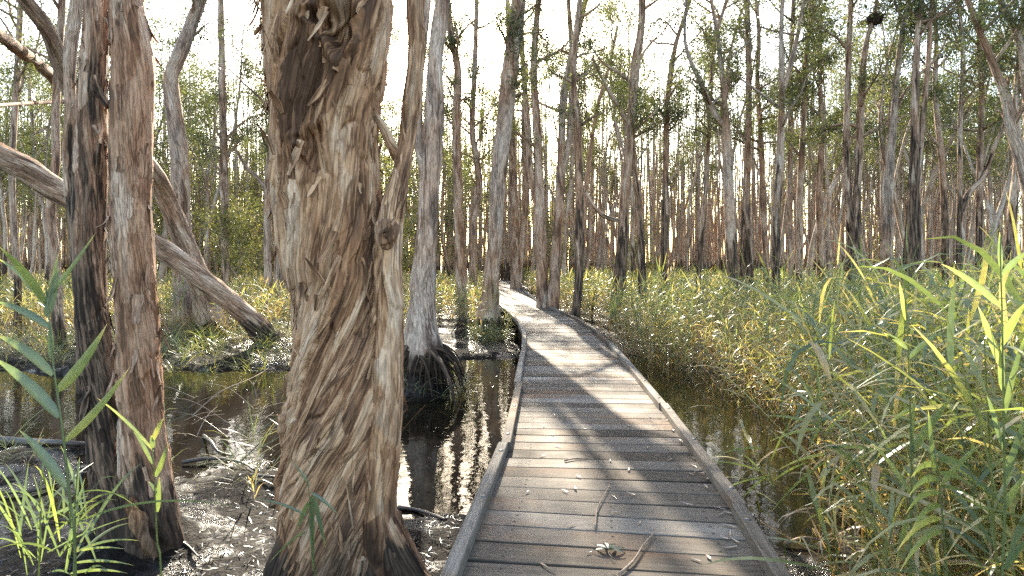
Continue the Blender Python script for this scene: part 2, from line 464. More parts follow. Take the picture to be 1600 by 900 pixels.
dk = deck.build('deck', M_WOOD, bw, org, smooth=False)
# kerb beams, each its own length of timber
for side in (-1, 1):
    s = 1.0 + (.9 if side > 0 else 0); q = 0
    while s < CS[-1] - 3:
        Ls = 2.4 + r.uniform(-.2, .2); e = min(s + Ls - .012, CS[-1] - .5)
        kb = MB(); N = 1
        tone = r.gauss(.25, .5); w, h, ch = .076, .072, .006
        prof = [(-w / 2, 0), (w / 2, 0), (w / 2, h - ch), (w / 2 - ch, h), (-w / 2 + ch, h), (-w / 2, h - ch)]
        V, B = [], []
        j0 = r.gauss(0, .009); z0 = .003 + r.uniform(0, .002)
        for u in np.linspace(s, e, N + 1):
            c, t, n = at_s(u)
            for (yy, zz) in prof:
                o2 = side * (HALF - .04) + yy + j0
                V.append((c[0] + n[0] * o2, c[1] + n[1] * o2, zz + z0)); B.append((u, yy + side * 3 + q * 1.7, zz + q * .9))
        Q = []
        for a in range(N):
            for b in range(6): Q.append((a * 6 + b, (a + 1) * 6 + b, (a + 1) * 6 + (b + 1) % 6, a * 6 + (b + 1) % 6))
        Q += [(0, 1, 2, 5), (5, 2, 3, 4)]; z = N * 6; Q += [(z, z + 5, z + 2, z + 1), (z + 5, z + 4, z + 3, z + 2)]
        kb.add(V, Q, None, B, tone)
        ko = kb.build('kerb_beam', M_WOOD, bw, org, smooth=False)
        if at_s(s)[0][1] < 14:
            for u in (s + .22, (s + e) / 2, e - .22):
                c, t, n = at_s(u); o2 = side * (HALF - .04) + j0
                bb = MB(); bz = h + z0
                ang = np.arange(10) * math.pi / 5
                R1 = np.stack([np.cos(ang), np.sin(ang), np.zeros(10)], -1)
                cc = np.array([c[0] + n[0] * o2, c[1] + n[1] * o2, bz])
                V = np.vstack([cc + R1 * .018 - [0, 0, .004], cc + R1 * .017 + [0, 0, .004], cc + R1 * .007 + [0, 0, .0075], cc[None] + [0, 0, .008]])
                Q = [(a + d * 10, (a + 1) % 10 + d * 10, (a + 1) % 10 + (d + 1) * 10, a + (d + 1) * 10) for d in (0, 1) for a in range(10)]
                bb.add(V, Q, [(20 + a, 20 + (a + 1) % 10, 30) for a in range(10)])
                bb.build('bolt', M_BOLT, ko, org)
        s = e + .006; q += 1
# joists under the deck and the posts they sit on
for o2 in (-.62, 0, .62):
    jm = MB(); ss = np.arange(1.0, CS[-1] - .5, .4); V, B = [], []
    for u in ss:
        c, t, n = at_s(u)
        for (yy, zz) in ((-.03, -.185), (.03, -.185), (.03, -.0435), (-.03, -.0435)):
            V.append((c[0] + n[0] * (o2 + yy), c[1] + n[1] * (o2 + yy), zz)); B.append((u, yy + o2, zz))
    N = len(ss) - 1
    jm.add(V, [(a * 4 + b, (a + 1) * 4 + b, (a + 1) * 4 + (b + 1) % 4, a * 4 + (b + 1) % 4) for a in range(N) for b in range(4)], None, B, -.8)
    jm.build('joist', M_WOOD, bw, org, smooth=False)
s = 2.2
while s < 50:
    c, t, n = at_s(s)
    bm_ = MB(); prism(bm_, (c[0], c[1], -.24), (n[0], n[1], 0), (t[0], t[1], 0), UP, 1.5, .1, .105, .004, -.8, s)
    bm_.build('bearer', M_WOOD, bw, org, smooth=False)
    for o2 in (-.6, .6):
        pm = MB(); prism(pm, (c[0] + n[0] * o2, c[1] + n[1] * o2, -.65), (0, 0, 1), (n[0], n[1], 0), (t[0], t[1], 0), .71, .11, .11, .004, -1., s + o2)
        pm.build('post', M_WOOD, bw, org, smooth=False)
    s += 2.4

# ------------------------------------------------------------------ foliage helpers
def unit(v): return v / (np.linalg.norm(v, axis=-1, keepdims=True) + 1e-9)

def leaves(mb, C, ln, wd, rng, tone, droop=.35):
    """one lance-shaped quad per centre"""
    N = len(C)
    d = rng.normal(size=(N, 3)); d[:, 2] -= droop; d = unit(d)
    s = unit(np.cross(d, rng.normal(size=(N, 3))))
    ln = ln * rng.uniform(.7, 1.3, N)[:, None]; wd = wd * rng.uniform(.7, 1.3, N)[:, None]
    a = C - d * ln / 2; b = C + d * ln / 2; m = C - d * ln * .08
    V = np.stack([a, m + s * wd / 2, b, m - s * wd / 2], 1).reshape(-1, 3)
    mb.add(V, np.arange(4 * N).reshape(-1, 4), None, None, np.repeat(tone, 4) if not np.isscalar(tone) else tone)

LF = 2.0
def crown(trunk_mb, leaf_mb, axis_pts, axis_rad, z0, nleaf, rng, lsize=.085, spread=1.0, nlimb=12, clump=.12, tone=.4, nseg=6):
    """limbs off the upper axis, twigs off the limbs, leaf sprays round the twig ends"""
    C, R = resample(axis_pts, axis_rad, .3)
    ok = np.where(C[:, 2] > z0)[0]
    if len(ok) < 2: return
    cents = []
    for q in range(nlimb):
        i = ok[int(rng.uniform(0, 1)**.8 * (len(ok) - 1))]
        az = rng.uniform(0, 2 * math.pi); up = rng.uniform(.35, 1.3)
        d = unit(np.array([math.cos(az), math.sin(az), up]))
        L = rng.uniform(.8, 2.3) * spread
        pts = [C[i]]; p = C[i].copy(); n = 4
        for a in range(n):
            d = unit(d + rng.normal(size=3) * .22 + np.array([0, 0, .08])); p = p + d * L / n; pts.append(p.copy())
        r0 = min(R[i] * .55, .06)
        tube(trunk_mb, pts, np.linspace(r0, .008, len(pts)), nseg, .3, None, seed=rng.uniform(0, 9))
        pts = np.array(pts)
        for a in range(int(rng.integers(4, 8))):
            j = int(rng.integers(1, len(pts))); st = pts[j]
            e = st + unit(rng.normal(size=3) + d * .7) * rng.uniform(.25, .8) * spread
            mid = (st + e) / 2 + rng.normal(size=3) * .06
            tube(trunk_mb, [st, mid, e], [.009, .006, .003], 3, .4, None, cap=False)
            cents += [e, (mid + e) / 2, (st + mid) / 2 + rng.normal(size=3) * .05]
            for _t in range(2):
                e2 = mid + unit(rng.normal(size=3) + np.array([0, 0, .2])) * rng.uniform(.15, .4) * spread
                tube(trunk_mb, [mid, e2], [.004, .002], 3, .5, None, cap=False); cents.append(e2)
    # a top spray
    cents.append(C[-1])
    cents = np.array(cents)
    if nleaf <= 0: return
    nleaf = int(nleaf * LF)
    pick = rng.integers(0, len(cents), nleaf)
    ct = rng.normal(size=len(cents)) * .16
    pos = cents[pick] + rng.normal(size=(nleaf, 3)) * np.array([clump, clump, clump * .75])
    leaves(leaf_mb, pos, lsize, lsize * .33, rng, tone + ct[pick])

# ------------------------------------------------------------------ hand-placed trees
def tree(name, label, cat, Y, stems, char=None, H=13., z0=4.8, nleaf=2600, nlimb=15, grey=.5, group=None, branches=(), n=14, spread=1., ds=.16, seed=1, lsize=.085,
         flare=.5, mat_=None, twist=.35, dead=False, tone=.4, ext=True, dk=1., roots=None):
    """stems: lists of (px, py, width px) from the foot upward at distance Y (or (Y foot, Y top)); the first stem carries on above the frame to height H"""
    rng = np.random.default_rng(seed * 101 + 5)
    Ya, Yb = (Y, Y) if np.isscalar(Y) else Y
    def world(st):
        m = len(st); pts, rad = [], []
        for i, (px, py, w) in enumerate(st):
            yy = Ya + (Yb - Ya) * i / max(1, m - 1)
            pts.append(P(px, py, yy)); rad.append(w / 2 * yy / F)
        return pts, rad
    p0, r0 = world(stems[0])
    g = float(gh(p0[0][0], p0[0][1]))
    base = np.array([p0[0][0], p0[0][1], g])
    root = thing(name, label, cat, base, group)
    tm, lm = MB(), MB()
    for q, st in enumerate(stems):
        pts, rad = world(st)
        if q == 0 or pts[0][2] < g + .6:
            if pts[0][2] > g - .12:
                d = np.array(pts[0]) - np.array(pts[1]); d = d / (abs(d[2]) + 1e-6) * .6
                dz = pts[0][2] - (g - .15)
                pts.insert(0, pts[0] + np.array([d[0] * .5 * dz, d[1] * .5 * dz, -dz])); rad.insert(0, rad[0] * 1.08)
            fl = flare
        else: fl = 0
        top = pts[-1]
        if ext and top[2] < H - .5 and (q == 0 or st[-1][1] < 5):
            Ht = H - q * 1.3
            d = unit(pts[-1] - pts[-2]); rr = rad[-1]; p = pts[-1].copy(); z_ = p[2]
            ns = max(2, int((Ht - p[2]) / 1.1))
            for a in range(ns):
                d = unit(d + np.array([rng.normal() * .09, rng.normal() * .09, .12])); p = p + d * 1.1
                pts.append(p.copy()); rad.append(max(.012, rr * (1 - (a + 1) / ns * .9)))
        tube(tm, pts, rad, n, ds, d_mid(dk), twist, seed=seed + q * .7, flare=fl)
        if not dead:
            crown(tm, lm, pts, rad, z0 + q * .4, 0 if nleaf == 0 else int(nleaf * 2.0 / len(stems)), rng, lsize, spread, max(2, int(nlimb / len(stems))), tone=tone)
    for br in branches:
        pts, rad = world(br)
        tube(tm, pts, rad, max(6, n - 4), ds, d_mid(.8), twist, seed=seed + 3.3)
    t = tm.build('trunk', mat_ or M_BARK, root, base)
    t['grey'] = float(grey)
    if roots:
        rm = MB(); n_, R_, dr_ = roots; c0_ = np.array(p0[0]); c0_[2] = g + .02
        for a in range(n_):
            az = rng.uniform(0, 6.28); u = np.array([math.cos(az), math.sin(az), 0]); L_ = R_ * rng.uniform(.6, 1.2)
            q0 = c0_ + u * r0[0] * .7 + np.array([0, 0, rng.uniform(0, .22)]); w_ = np.array([-u[1], u[0], 0]) * rng.normal() * .3
            tube(rm, [q0, q0 + u * L_ * .35 + w_ * .5 + [0, 0, -.05 * dr_], q0 + u * L_ * .75 + w_ + [0, 0, -.45 * dr_], q0 + u * L_ + w_ * 1.3 + [0, 0, -1.1 * dr_]], np.array([.06, .03, .018, .008]) * rng.uniform(.35, 1.3), 7, .05, d_mid(2.), seed=a * .37, cap=False)
        ro = rm.build('roots', M_BARK, root, base); ro['char'] = .55; ro['grey'] = .2
    zc = 0. if char is None else max(.05, EYE - (char - HY) * Ya / F - g)
    t['char'] = float(zc)
    if lm.V: lm.build('crown', M_LEAF, root, base, smooth=False)
    return root

PB = 'paperbark_tree'
GM = 'paperbarks standing in the swamp'
# --- left of the big tree
tree(PB, 'slim paperbark with sooty black lower trunk just behind the twin-stemmed tree', 'tree', 9.5,
     [[(130, 500, 22), (124, 440, 19), (120, 400, 18), (111, 300, 17), (106, 240, 17), (111, 180, 16), (109, 130, 16), (112, 70, 18), (120, 0, 18)]], char=200, grey=.5, group=GM, seed=2, nleaf=1500)
tree(PB, 'very thin crooked paperbark with scorched foot at the left picture edge', 'tree', 15.5,
     [[(28, 520, 11), (28, 450, 10), (19, 300, 9), (21, 210, 9), (26, 130, 8), (30, 50, 8), (33, 0, 7)]], char=430, group=GM, seed=3, nleaf=1300)
tree(PB, 'thin grey paperbark with wavy trunk seen left of the sooty slim trunk', 'tree', 13,
     [[(92, 545, 19), (90, 480, 16), (86, 400, 14), (79, 330, 13), (87, 250, 12), (87, 170, 11), (92, 80, 11), (97, 0, 10)]], char=480, group=GM, seed=4, nleaf=1300)
tree(PB, 'pale smooth paperbark with kinked trunk rising behind the inverted V of leaning trunks', 'tree', 15,
     [[(290, 505, 34), (286, 420, 29), (282, 330, 28), (280, 240, 27), (271, 170, 24), (268, 120, 22), (284, 80, 22), (302, 30, 18), (314, 0, 17)]], char=None, grey=.9, group=GM, seed=5, nleaf=2200, n=18)
tree('leaning_paperbark', 'thick paperbark trunk leaning low across the left side from a charred foot', 'leaning tree', (13.6, 10.6),
     [[(432, 548, 48), (412, 522, 35), (380, 489, 31), (330, 447, 31), (280, 407, 31), (230, 374, 31), (180, 350, 32), (130, 320, 36), (80, 291, 37), (40, 264, 37), (0, 243, 36), (-70, 205, 36), (-160, 150, 36), (-260, 60, 30)]],
     char=498, grey=.1, group='leaning trunks', seed=6, n=22, ds=.08, nleaf=900, H=4.6, z0=4.0, nlimb=4, flare=.15, twist=.5, dk=1.2)
tree('leaning_paperbark', 'slimmer paperbark leaning up leftward that crosses the thick low leaning trunk', 'leaning tree', (15, 9.4),
     [[(336, 525, 40), (316, 450, 33), (301, 410, 32), (276, 350, 30), (256, 300, 27), (241, 270, 25), (212, 238, 24), (166, 203, 24), (116, 152, 27), (95, 100, 25), (76, 50, 23), (38, 0, 22)]],
     branches=[[(90, 128, 17), (60, 100, 18), (35, 82, 19), (0, 55, 18), (-40, 20, 16)], [(114, 157, 7), (70, 160, 6), (30, 162, 5), (-20, 166, 5)]],
     char=505, grey=.5, group='leaning trunks', seed=7, n=18, ds=.1, nleaf=1200, H=8, z0=5.6, nlimb=5, dk=1.2)
tree(PB, 'shaded paperbark trunk directly behind the left edge of the giant tree', 'tree', 22,
     [[(441, 478, 26), (441, 420, 23), (441, 330, 22), (437, 280, 22), (434, 200, 20), (436, 100, 18), (430, 0, 16)]], char=None, group=GM, seed=8)
tree(PB, 'thin straight paperbark midway between the kinked pale tree and the giant trunk', 'tree', 24,
     [[(354, 480, 15), (352, 400, 12), (350, 250, 12), (347, 130, 11), (345, 0, 9)]], char=430, group=GM, seed=9)
tree(PB, 'forked thin paperbark with side limb just left of the giant trunk', 'tree', 21,
     [[(420, 470, 14), (418, 390, 12), (418, 300, 11), (424, 200, 10), (420, 100, 9), (425, 0, 8)]], branches=[[(418, 300, 7), (400, 275, 6), (385, 262, 5), (370, 235, 4)]], group=GM, seed=10)
# --- between the giant and the boardwalk
tree(PB, 'grey twin-topped paperbark growing from the dark root mound in the water', 'tree', 9.45,
     [[(659, 552, 50), (659, 500, 40), (661, 450, 36), (663, 400, 34), (671, 300, 31), (677, 200, 31), (680, 100, 25), (691, 0, 22)], [(666, 270, 16), (656, 228, 15), (654, 150, 13), (662, 60, 12), (668, 0, 11)]],
     char=560, grey=.85, group=GM, seed=11, roots=(120, .2, .5), n=26, ds=.05, H=14, nleaf=1500, dk=1.3)
tree(PB, 'stout leaning paperbark standing against the left side of the boardwalk bend', 'tree', 16.2,
     [[(759, 522, 42), (763, 490, 31), (768, 440, 24), (774, 350, 23), (781, 250, 26), (788, 200, 25), (798, 100, 24), (811, 0, 22)]], char=500, grey=.8, group=GM, seed=12, roots=(50, .4, .35), n=20, ds=.1, H=15, nleaf=2400, dk=1.2)
tree(PB, 'slender orange-tinted paperbark between the mound tree and the leaning boardwalk tree', 'tree', 22,
     [[(730, 488, 22), (721, 430, 17), (717, 350, 15), (714, 250, 14), (713, 200, 13), (715, 110, 12), (705, 60, 10), (700, 0, 9)]], char=468, grey=.1, group=GM, seed=13, nleaf=2600)
tree(PB, 'thin paperbark curving up just left of the leaning boardwalk tree', 'tree', 27,
     [[(741, 460, 13), (738, 400, 11), (741, 340, 10), (748, 300, 10), (745, 250, 10), (738, 200, 9), (742, 100, 8), (745, 0, 7)]], char=430, group=GM, seed=14, nleaf=2600)
tree(PB, 'pale paperbark beside the far end of the boardwalk', 'tree', 33,
     [[(806, 455, 17), (804, 380, 14), (802, 300, 13), (800, 220, 11), (797, 100, 10), (793, 0, 8)], [(808, 450, 13), (815, 380, 11), (822, 300, 9), (818, 200, 8), (822, 100, 7)]], grey=.3, group=GM, seed=15, nleaf=2600)
# --- right of the boardwalk
tree(PB, 'two-stemmed tan paperbark standing hard against the right kerb of the boardwalk', 'tree', 19.6,
     [[(848, 486, 19), (846, 400, 18), (844, 330, 17), (841, 260, 14), (839, 200, 13), (834, 100, 11), (842, 0, 9)], [(842, 330, 12), (829, 270, 10), (825, 200, 9), (817, 100, 8), (812, 0, 7)]], grey=.25, group=GM, seed=16, H=14, nleaf=2600)
tree(PB, 'grey paperbark forking high, right neighbour of the two-stemmed tree at the kerb', 'tree', 19.4,
     [[(864, 486, 18), (869, 400, 16), (875, 300, 15), (877, 240, 12), (880, 160, 12), (890, 100, 11), (903, 50, 9), (915, 0, 8)], [(874, 290, 11), (888, 230, 10), (892, 170, 9), (893, 80, 8), (888, 0, 7)]], grey=.8, group=GM, seed=17, H=14, nleaf=1800)
tree(PB, 'paperbark with a long black burn up its trunk by the boardwalk corner', 'tree', 17.6,
     [[(899, 500, 13), (904, 440, 14), (906, 380, 14), (905, 300, 13), (903, 200, 12), (896, 130, 10), (900, 60, 9), (906, 0, 8)]], char=300, grey=.3, group=GM, seed=18, H=14, nleaf=1700)
tree(PB, 'very thin paperbark slanting up rightward from behind the burnt corner trunk', 'tree', 21,
     [[(903, 470, 8), (910, 380, 8), (920, 260, 7), (933, 170, 6), (950, 110, 5), (965, 40, 4)]], group=GM, seed=19, H=9.8, nleaf=600, nlimb=5, n=10)
tree(PB, 'split paperbark with torn orange bark and two black legs in the reeds', 'tree', 18.5,
     [[(967, 470, 24), (969, 430, 20), (973, 370, 18), (977, 300, 16), (983, 230, 13), (987, 180, 14), (993, 100, 15), (1001, 50, 12), (1003, 0, 11)], [(1006, 470, 15), (1003, 430, 13), (1000, 350, 11), (996, 300, 10), (990, 250, 9), (987, 200, 8)]],
     branches=[[(968, 345, 7), (945, 338, 7), (928, 322, 6), (915, 300, 5)], [(984, 200, 7), (965, 165, 6), (945, 130, 5), (925, 90, 4)]], char=330, grey=.05, group=GM, seed=20, H=14, nleaf=2400)
tree(PB, 'straight paperbark blackened to half height, right of the split orange one', 'tree', 19,
     [[(1036, 470, 11), (1038, 400, 11), (1040, 300, 10), (1041, 200, 9), (1046, 130, 8), (1056, 70, 7), (1078, 0, 6)]], branches=[[(1041, 290, 4), (1052, 275, 3), (1064, 258, 3)]], char=280, grey=.5, group=GM, seed=21, nleaf=2000)
tree(PB, 'thin sinuous paperbark with black foot crossing in front of the forked tree', 'tree', 20,
     [[(1090, 470, 8), (1092, 420, 8), (1098, 350, 7), (1103, 290, 7), (1108, 200, 7), (1111, 120, 7), (1118, 60, 6), (1135, 0, 5)]], char=330, grey=.8, group=GM, seed=22, nleaf=1700, n=12)
tree(PB, 'forked paperbark with a snapped black stub and broad left limb', 'tree', 17.5,
     [[(1147, 470, 17), (1145, 430, 16), (1141, 350, 17), (1137, 260, 15), (1134, 200, 14), (1131, 150, 8), (1126, 100, 7), (1120, 50, 6), (1112, 0, 5)], [(1133, 200, 9), (1118, 180, 9), (1103, 150, 8), (1094, 125, 8), (1080, 98, 6), (1070, 60, 5), (1072, 0, 4)]],
     branches=[[(1131, 180, 6), (1135, 145, 6), (1139, 125, 5), (1143, 108, 4)]], char=365, grey=.85, group=GM, seed=23, nleaf=2200)
tree(PB, 'upright paperbark close on the right of the forked tree with black stub', 'tree', 22,
     [[(1172, 460, 12), (1170, 400, 12), (1167, 300, 11), (1169, 200, 10), (1170, 100, 9), (1168, 0, 8)], [(1158, 455, 9), (1160, 400, 8), (1163, 320, 7), (1167, 260, 5)]], char=350, grey=.4, group=GM, seed=24, nleaf=2200)
tree(PB, 'slightly bowed thin paperbark, second trunk right of the forked one', 'tree', 22.5,
     [[(1198, 460, 9), (1196, 400, 9), (1192, 300, 9), (1188, 200, 8), (1183, 130, 7), (1186, 60, 6), (1182, 0, 6)]], char=410, grey=.4, group=GM, seed=25, nleaf=2200)
tree(PB, 'dark-footed paperbark dividing into a tall Y high above the reeds', 'tree', 17,
     [[(1211, 480, 13), (1212, 430, 12), (1214, 330, 12), (1219, 250, 12), (1220, 200, 11), (1222, 140, 9), (1221, 60, 7), (1223, 0, 6)], [(1222, 145, 8), (1232, 115, 8), (1243, 70, 7), (1257, 0, 6)]], char=310, grey=.8, group=GM, seed=26, nleaf=2600)
tree(PB, 'plain straight paperbark beside the tall Y tree', 'tree', 24,
     [[(1236, 455, 9), (1235, 400, 9), (1234, 300, 8), (1235, 200, 8), (1236, 100, 7), (1240, 0, 6)]], char=420, grey=.6, group=GM, seed=27, nleaf=2400)
tree(PB, 'reddish paperbark in the gap between the tall Y tree and the nest tree', 'tree', 21,
     [[(1247, 460, 10), (1249, 400, 10), (1250, 300, 10), (1254, 220, 9), (1258, 140, 8), (1262, 60, 7), (1272, 0, 6)]], char=425, grey=.1, group=GM, seed=28, nleaf=2600)
tree(PB, 'ragged brown paperbark with shredded trunk left of the nest tree', 'tree', 23,
     [[(1283, 460, 12), (1282, 400, 11), (1280, 300, 10), (1284, 200, 8), (1280, 100, 7), (1282, 0, 6)]], char=400, grey=.0, group=GM, seed=29, nleaf=2600)
tree('nest_tree', 'black-based paperbark forking low and carrying a dark nest at its top', 'tree', 17,
     [[(1334, 480, 25), (1334, 430, 22), (1334, 370, 20), (1338, 320, 14), (1342, 260, 11), (1344, 200, 11), (1347, 120, 10), (1354, 65, 8), (1364, 30, 6), (1370, 0, 5)], [(1330, 360, 14), (1326, 310, 11), (1322, 240, 10), (1324, 160, 9), (1326, 80, 8), (1330, 0, 7)]],
     char=270, grey=.1, group=GM, seed=30, nleaf=3000)
tree(PB, 'pale leaning paperbark with broad flared foot right of the nest tree', 'tree', 16,
     [[(1383, 470, 20), (1383, 420, 17), (1387, 350, 14), (1391, 250, 12), (1396, 190, 10), (1402, 110, 9), (1410, 50, 8), (1420, 0, 7)], ],
     branches=[[(1398, 175, 6), (1410, 150, 5), (1420, 135, 4)]], char=None, grey=.9, group=GM, seed=31, nleaf=3000, flare=.9)
tree(PB, 'thick charred double trunk, the darkest in the right-hand stand', 'tree', 15.2,
     [[(1421, 480, 22), (1420, 430, 20), (1424, 350, 16), (1427, 280, 14), (1430, 200, 12), (1431, 100, 10), (1440, 0, 8)], [(1434, 470, 13), (1433, 400, 11), (1434, 300, 9), (1441, 200, 8), (1450, 100, 7), (1456, 0, 6)]], char=180, grey=.3, group=GM, seed=32, nleaf=3000)
tree(PB, 'curved paperbark with dark lower trunk right of the charred double trunk', 'tree', 19,
     [[(1477, 460, 11), (1477, 400, 10), (1475, 320, 10), (1472, 260, 9), (1466, 200, 8), (1461, 140, 7), (1463, 60, 6), (1458, 0, 5)]], char=290, grey=.6, group=GM, seed=33, nleaf=3000)
tree(PB, 'thin paperbark throwing one long dark limb up to the right', 'tree', 17.5,
     [[(1496, 470, 11), (1498, 400, 9), (1500, 310, 8), (1500, 200, 7), (1504, 100, 6), (1500, 0, 5)], ],
     branches=[[(1502, 330, 8), (1510, 308, 9), (1522, 292, 8), (1534, 280, 8), (1545, 255, 7), (1555, 225, 6), (1570, 190, 5), (1576, 120, 4)]], char=270, grey=.6, group=GM, seed=34, nleaf=2600)
tree(PB, 'straight brown paperbark behind the long dark limb near the right edge', 'tree', 21,
     [[(1528, 450, 11), (1529, 380, 10), (1531, 250, 9), (1534, 150, 8), (1530, 60, 7), (1535, 0, 6)]], char=330, grey=.2, group=GM, seed=35, nleaf=3000)
tree(PB, 'big-limbed paperbark at the right edge arching its pale limb leftward', 'tree', 10.5,
     [[(1660, 560, 30), (1640, 430, 26), (1615, 320, 22), (1597, 255, 19), (1580, 200, 15), (1571, 150, 13), (1552, 100, 11), (1532, 52, 9), (1512, 0, 8)], [(1610, 300, 14), (1606, 180, 13), (1597, 80, 11), (1578, 30, 10), (1563, 0, 9)]], char=None, grey=.8, group=GM, seed=36, nleaf=2600, H=9, z0=3.2, nlimb=10, lsize=.065)
tree(PB, 'dark crooked paperbark at the far right under the arching limb', 'tree', 17,
     [[(1572, 470, 14), (1576, 400, 13), (1583, 320, 12), (1590, 250, 11), (1588, 150, 9), (1596, 60, 8), (1600, 0, 7)]], char=300, grey=.1, group=GM, seed=37, nleaf=2600)

# nest lodged in the nest tree
rng = np.random.default_rng(77)
nc = P(1367, 30, 17.0); nm = MB()
for a in range(420):
    u = unit(rng.normal(size=3)); u[2] *= .7
    p = nc + u * .19 * rng.uniform(.6, 1.05)
    d = unit(np.cross(u, rng.normal(size=3)) + rng.normal(size=3) * .15) * rng.uniform(.06, .16)
    tube(nm, [p - d, p + u * .01, p + d], [.006, .009, .004], 3, .2, None, cap=False)
tag(nm.build('stick_nest', M_NEST, None, nc), 'dark ragged stick nest wedged high in the black-based forked tree', 'nest')

# ------------------------------------------------------------------ the twin-stemmed tree at the left
def near_disp(amp=.012, flakes=5.0, seed=0., zf=1.):
    def f(b, TH, S, RR):
        q = b + seed
        big = .035 * fbm(q * np.array([3.2, 3.2, .9]), 3) + .02 * perlin(q * np.array([9, 9, 1.2]) + 3)
        w = .35 * perlin(q * np.array([6, 6, 2.4]) + 31)[..., None]
        qq = q + .2 * w * np.array([.3, .3, .8])
        rel, val, ed = plates(qq * np.array([11, 11, 2.4 * zf]) + 3.3)
        rel2, val2, ed2 = plates(qq * np.array([30, 30, 6.5 * zf]) + 8.1, 5)
        r2 = 1 - 2.2 * np.abs(perlin(qq * np.array([20, 20, 1.7]) + 43))
        split = -np.clip(.10 - ed, 0, .10) / .10
        rough = .3 + .7 * sstep(-.2, .25, perlin(q * np.array([2.2, 2.2, 1.2]) + 90))
        return big * .7 + rough * amp * (1.5 * rel + .6 * rel2 + .5 * r2 + .8 * split), np.clip(.7 * (val - .5) + .25 * (val2 - .5), -.5, .5)
    return f

def flakes_on(mb, C, Vg, count, rng, L=(.06, .28), W=(.012, .05), lift=(.01, .05), zr=None, th=None, slant=0.):
    """curling ribbons of loose bark, rooted on the trunk grid Vg (rings, n, 3)"""
    m, n, _ = Vg.shape
    for _k in range(count):
        i = int(rng.integers(6, m - 6))
        if zr is not None and not (zr[0] < C[i][2] < zr[1]): continue
        j = int(rng.integers(0, n)) if th is None else int(rng.uniform(*th) * n) % n
        p = Vg[i, j]; up = unit(Vg[min(m - 1, i + 4), j] - Vg[max(0, i - 4), j]); nor = unit(p - C[i]); nor = unit(nor - up * (nor @ up)); sd = np.cross(up, nor)
        l = rng.uniform(*L); wd = rng.uniform(*W); lf = rng.uniform(*lift)
        d = unit(-up + sd * (rng.normal() * .22 + slant)) if rng.random() < .72 else unit(up + sd * rng.normal() * .3)
        s2 = unit(np.cross(nor, d)); N = 7; V = []
        cl = rng.normal() * .5; ph = rng.uniform(0, 6)
        for a in range(N):
            t = a / (N - 1)
            c = p + d * l * t * (1 - .12 * t) + nor * (.004 + lf * t**2.2)
            c = c + s2 * cl * .12 * l * t * t
            ww = wd * (1 - .55 * t**2 + .18 * math.sin(ph + t * 9))
            cup = .32 * ww
            for b_ in (-1, -.35, .35, 1):
                V.append(c + s2 * b_ * ww / 2 + nor * (cup * (b_ * b_) * t * (1 if cl > 0 else -.5)))
        Q = [(a * 4 + b_, a * 4 + b_ + 1, (a + 1) * 4 + b_ + 1, (a + 1) * 4 + b_) for a in range(N - 1) for b_ in range(3)]
        V = np.array(V)
        mb.add(V, Q, None, np.tile(np.array([rng.uniform(0, 40), rng.uniform(0, 40), 0]), (len(V), 1)) + np.repeat(np.linspace(0, l, N), 4)[:, None] * [0, 0, 1.] + np.tile(np.array([-1, -.35, .35, 1]), N)[:, None] * [wd / 2, 0, 0])

def zpt(seq, Y):
    return [P(a, b, Y) for a, b, w in seq], [w / 2 * Y / F for a, b, w in seq]

rng = np.random.default_rng(21)
b0 = np.array([-2.72, 4.3, float(gh(-2.72, 4.3))])
tw = thing('twin_paperbark', 'twin-stemmed paperbark in the left foreground mud, one stem scorched black', 'tree', b0)
sA = [(222, 905, 86), (206, 850, 82), (188, 780, 66), (172, 700, 58), (158, 600, 50), (147, 520, 47), (141, 450, 46), (139, 380, 46), (140, 300, 45), (142, 220, 43), (144, 150, 42), (150, 70, 37), (152, 0, 36), (150, -100, 34), (158, -260, 32), (150, -420, 28), (160, -640, 22), (150, -900, 12)]
sB = [(240, 905, 92), (238, 850, 84), (234, 780, 70), (226, 700, 64), (219, 600, 62), (214, 500, 61), (210, 400, 59), (205, 300, 55), (207, 200, 61), (209, 100, 57), (198, 0, 50), (196, -100, 48), (200, -260, 44), (214, -450, 38), (220, -700, 26), (230, -950, 12)]
for nm_, sq, sd, ch_, gr in (('trunk', sA, 3.1, 2.95, .15), ('trunk', sB, 8.4, .42, .15)):
    pts, rad = zpt(sq, 4.3 if sq is sA else 4.22)
    tm = MB(); C, R, Vg = tube(tm, pts, rad, 120, .012, near_disp(.008, 5, sd), .55, seed=sd, flare=.25)
    flakes_on(tm, C, Vg, 150, rng, L=(.05, .22), W=(.008, .04), lift=(.004, .035), zr=(-.3, 4))
    flakes_on(tm, C, Vg, 60, rng, L=(.08, .3), W=(.03, .08), lift=(.012, .07), zr=(-.2, 3.6))
    o = tm.build('trunk', M_TWIN, tw, b0); o['char'] = ch_; o['grey'] = gr
tm, lm = MB(), MB()
pts, rad = zpt(sA, 4.3); crown(tm, lm, pts, rad, 4.0, 900, rng, .07, .9, 5)
pts, rad = zpt(sB, 4.3); crown(tm, lm, pts, rad, 4.0, 900, rng, .07, .9, 5)
pts, rad = zpt([(160, 210, 16), (170, 225, 15), (182, 236, 14)], 4.32)
tube(tm, pts, rad, 14, .02, d_mid(1.), seed=4)
o = tm.build('limb', M_BARK, tw, b0); o['char'] = 0.; o['grey'] = .5
lm.build('crown', M_LEAF, tw, b0, smooth=False)
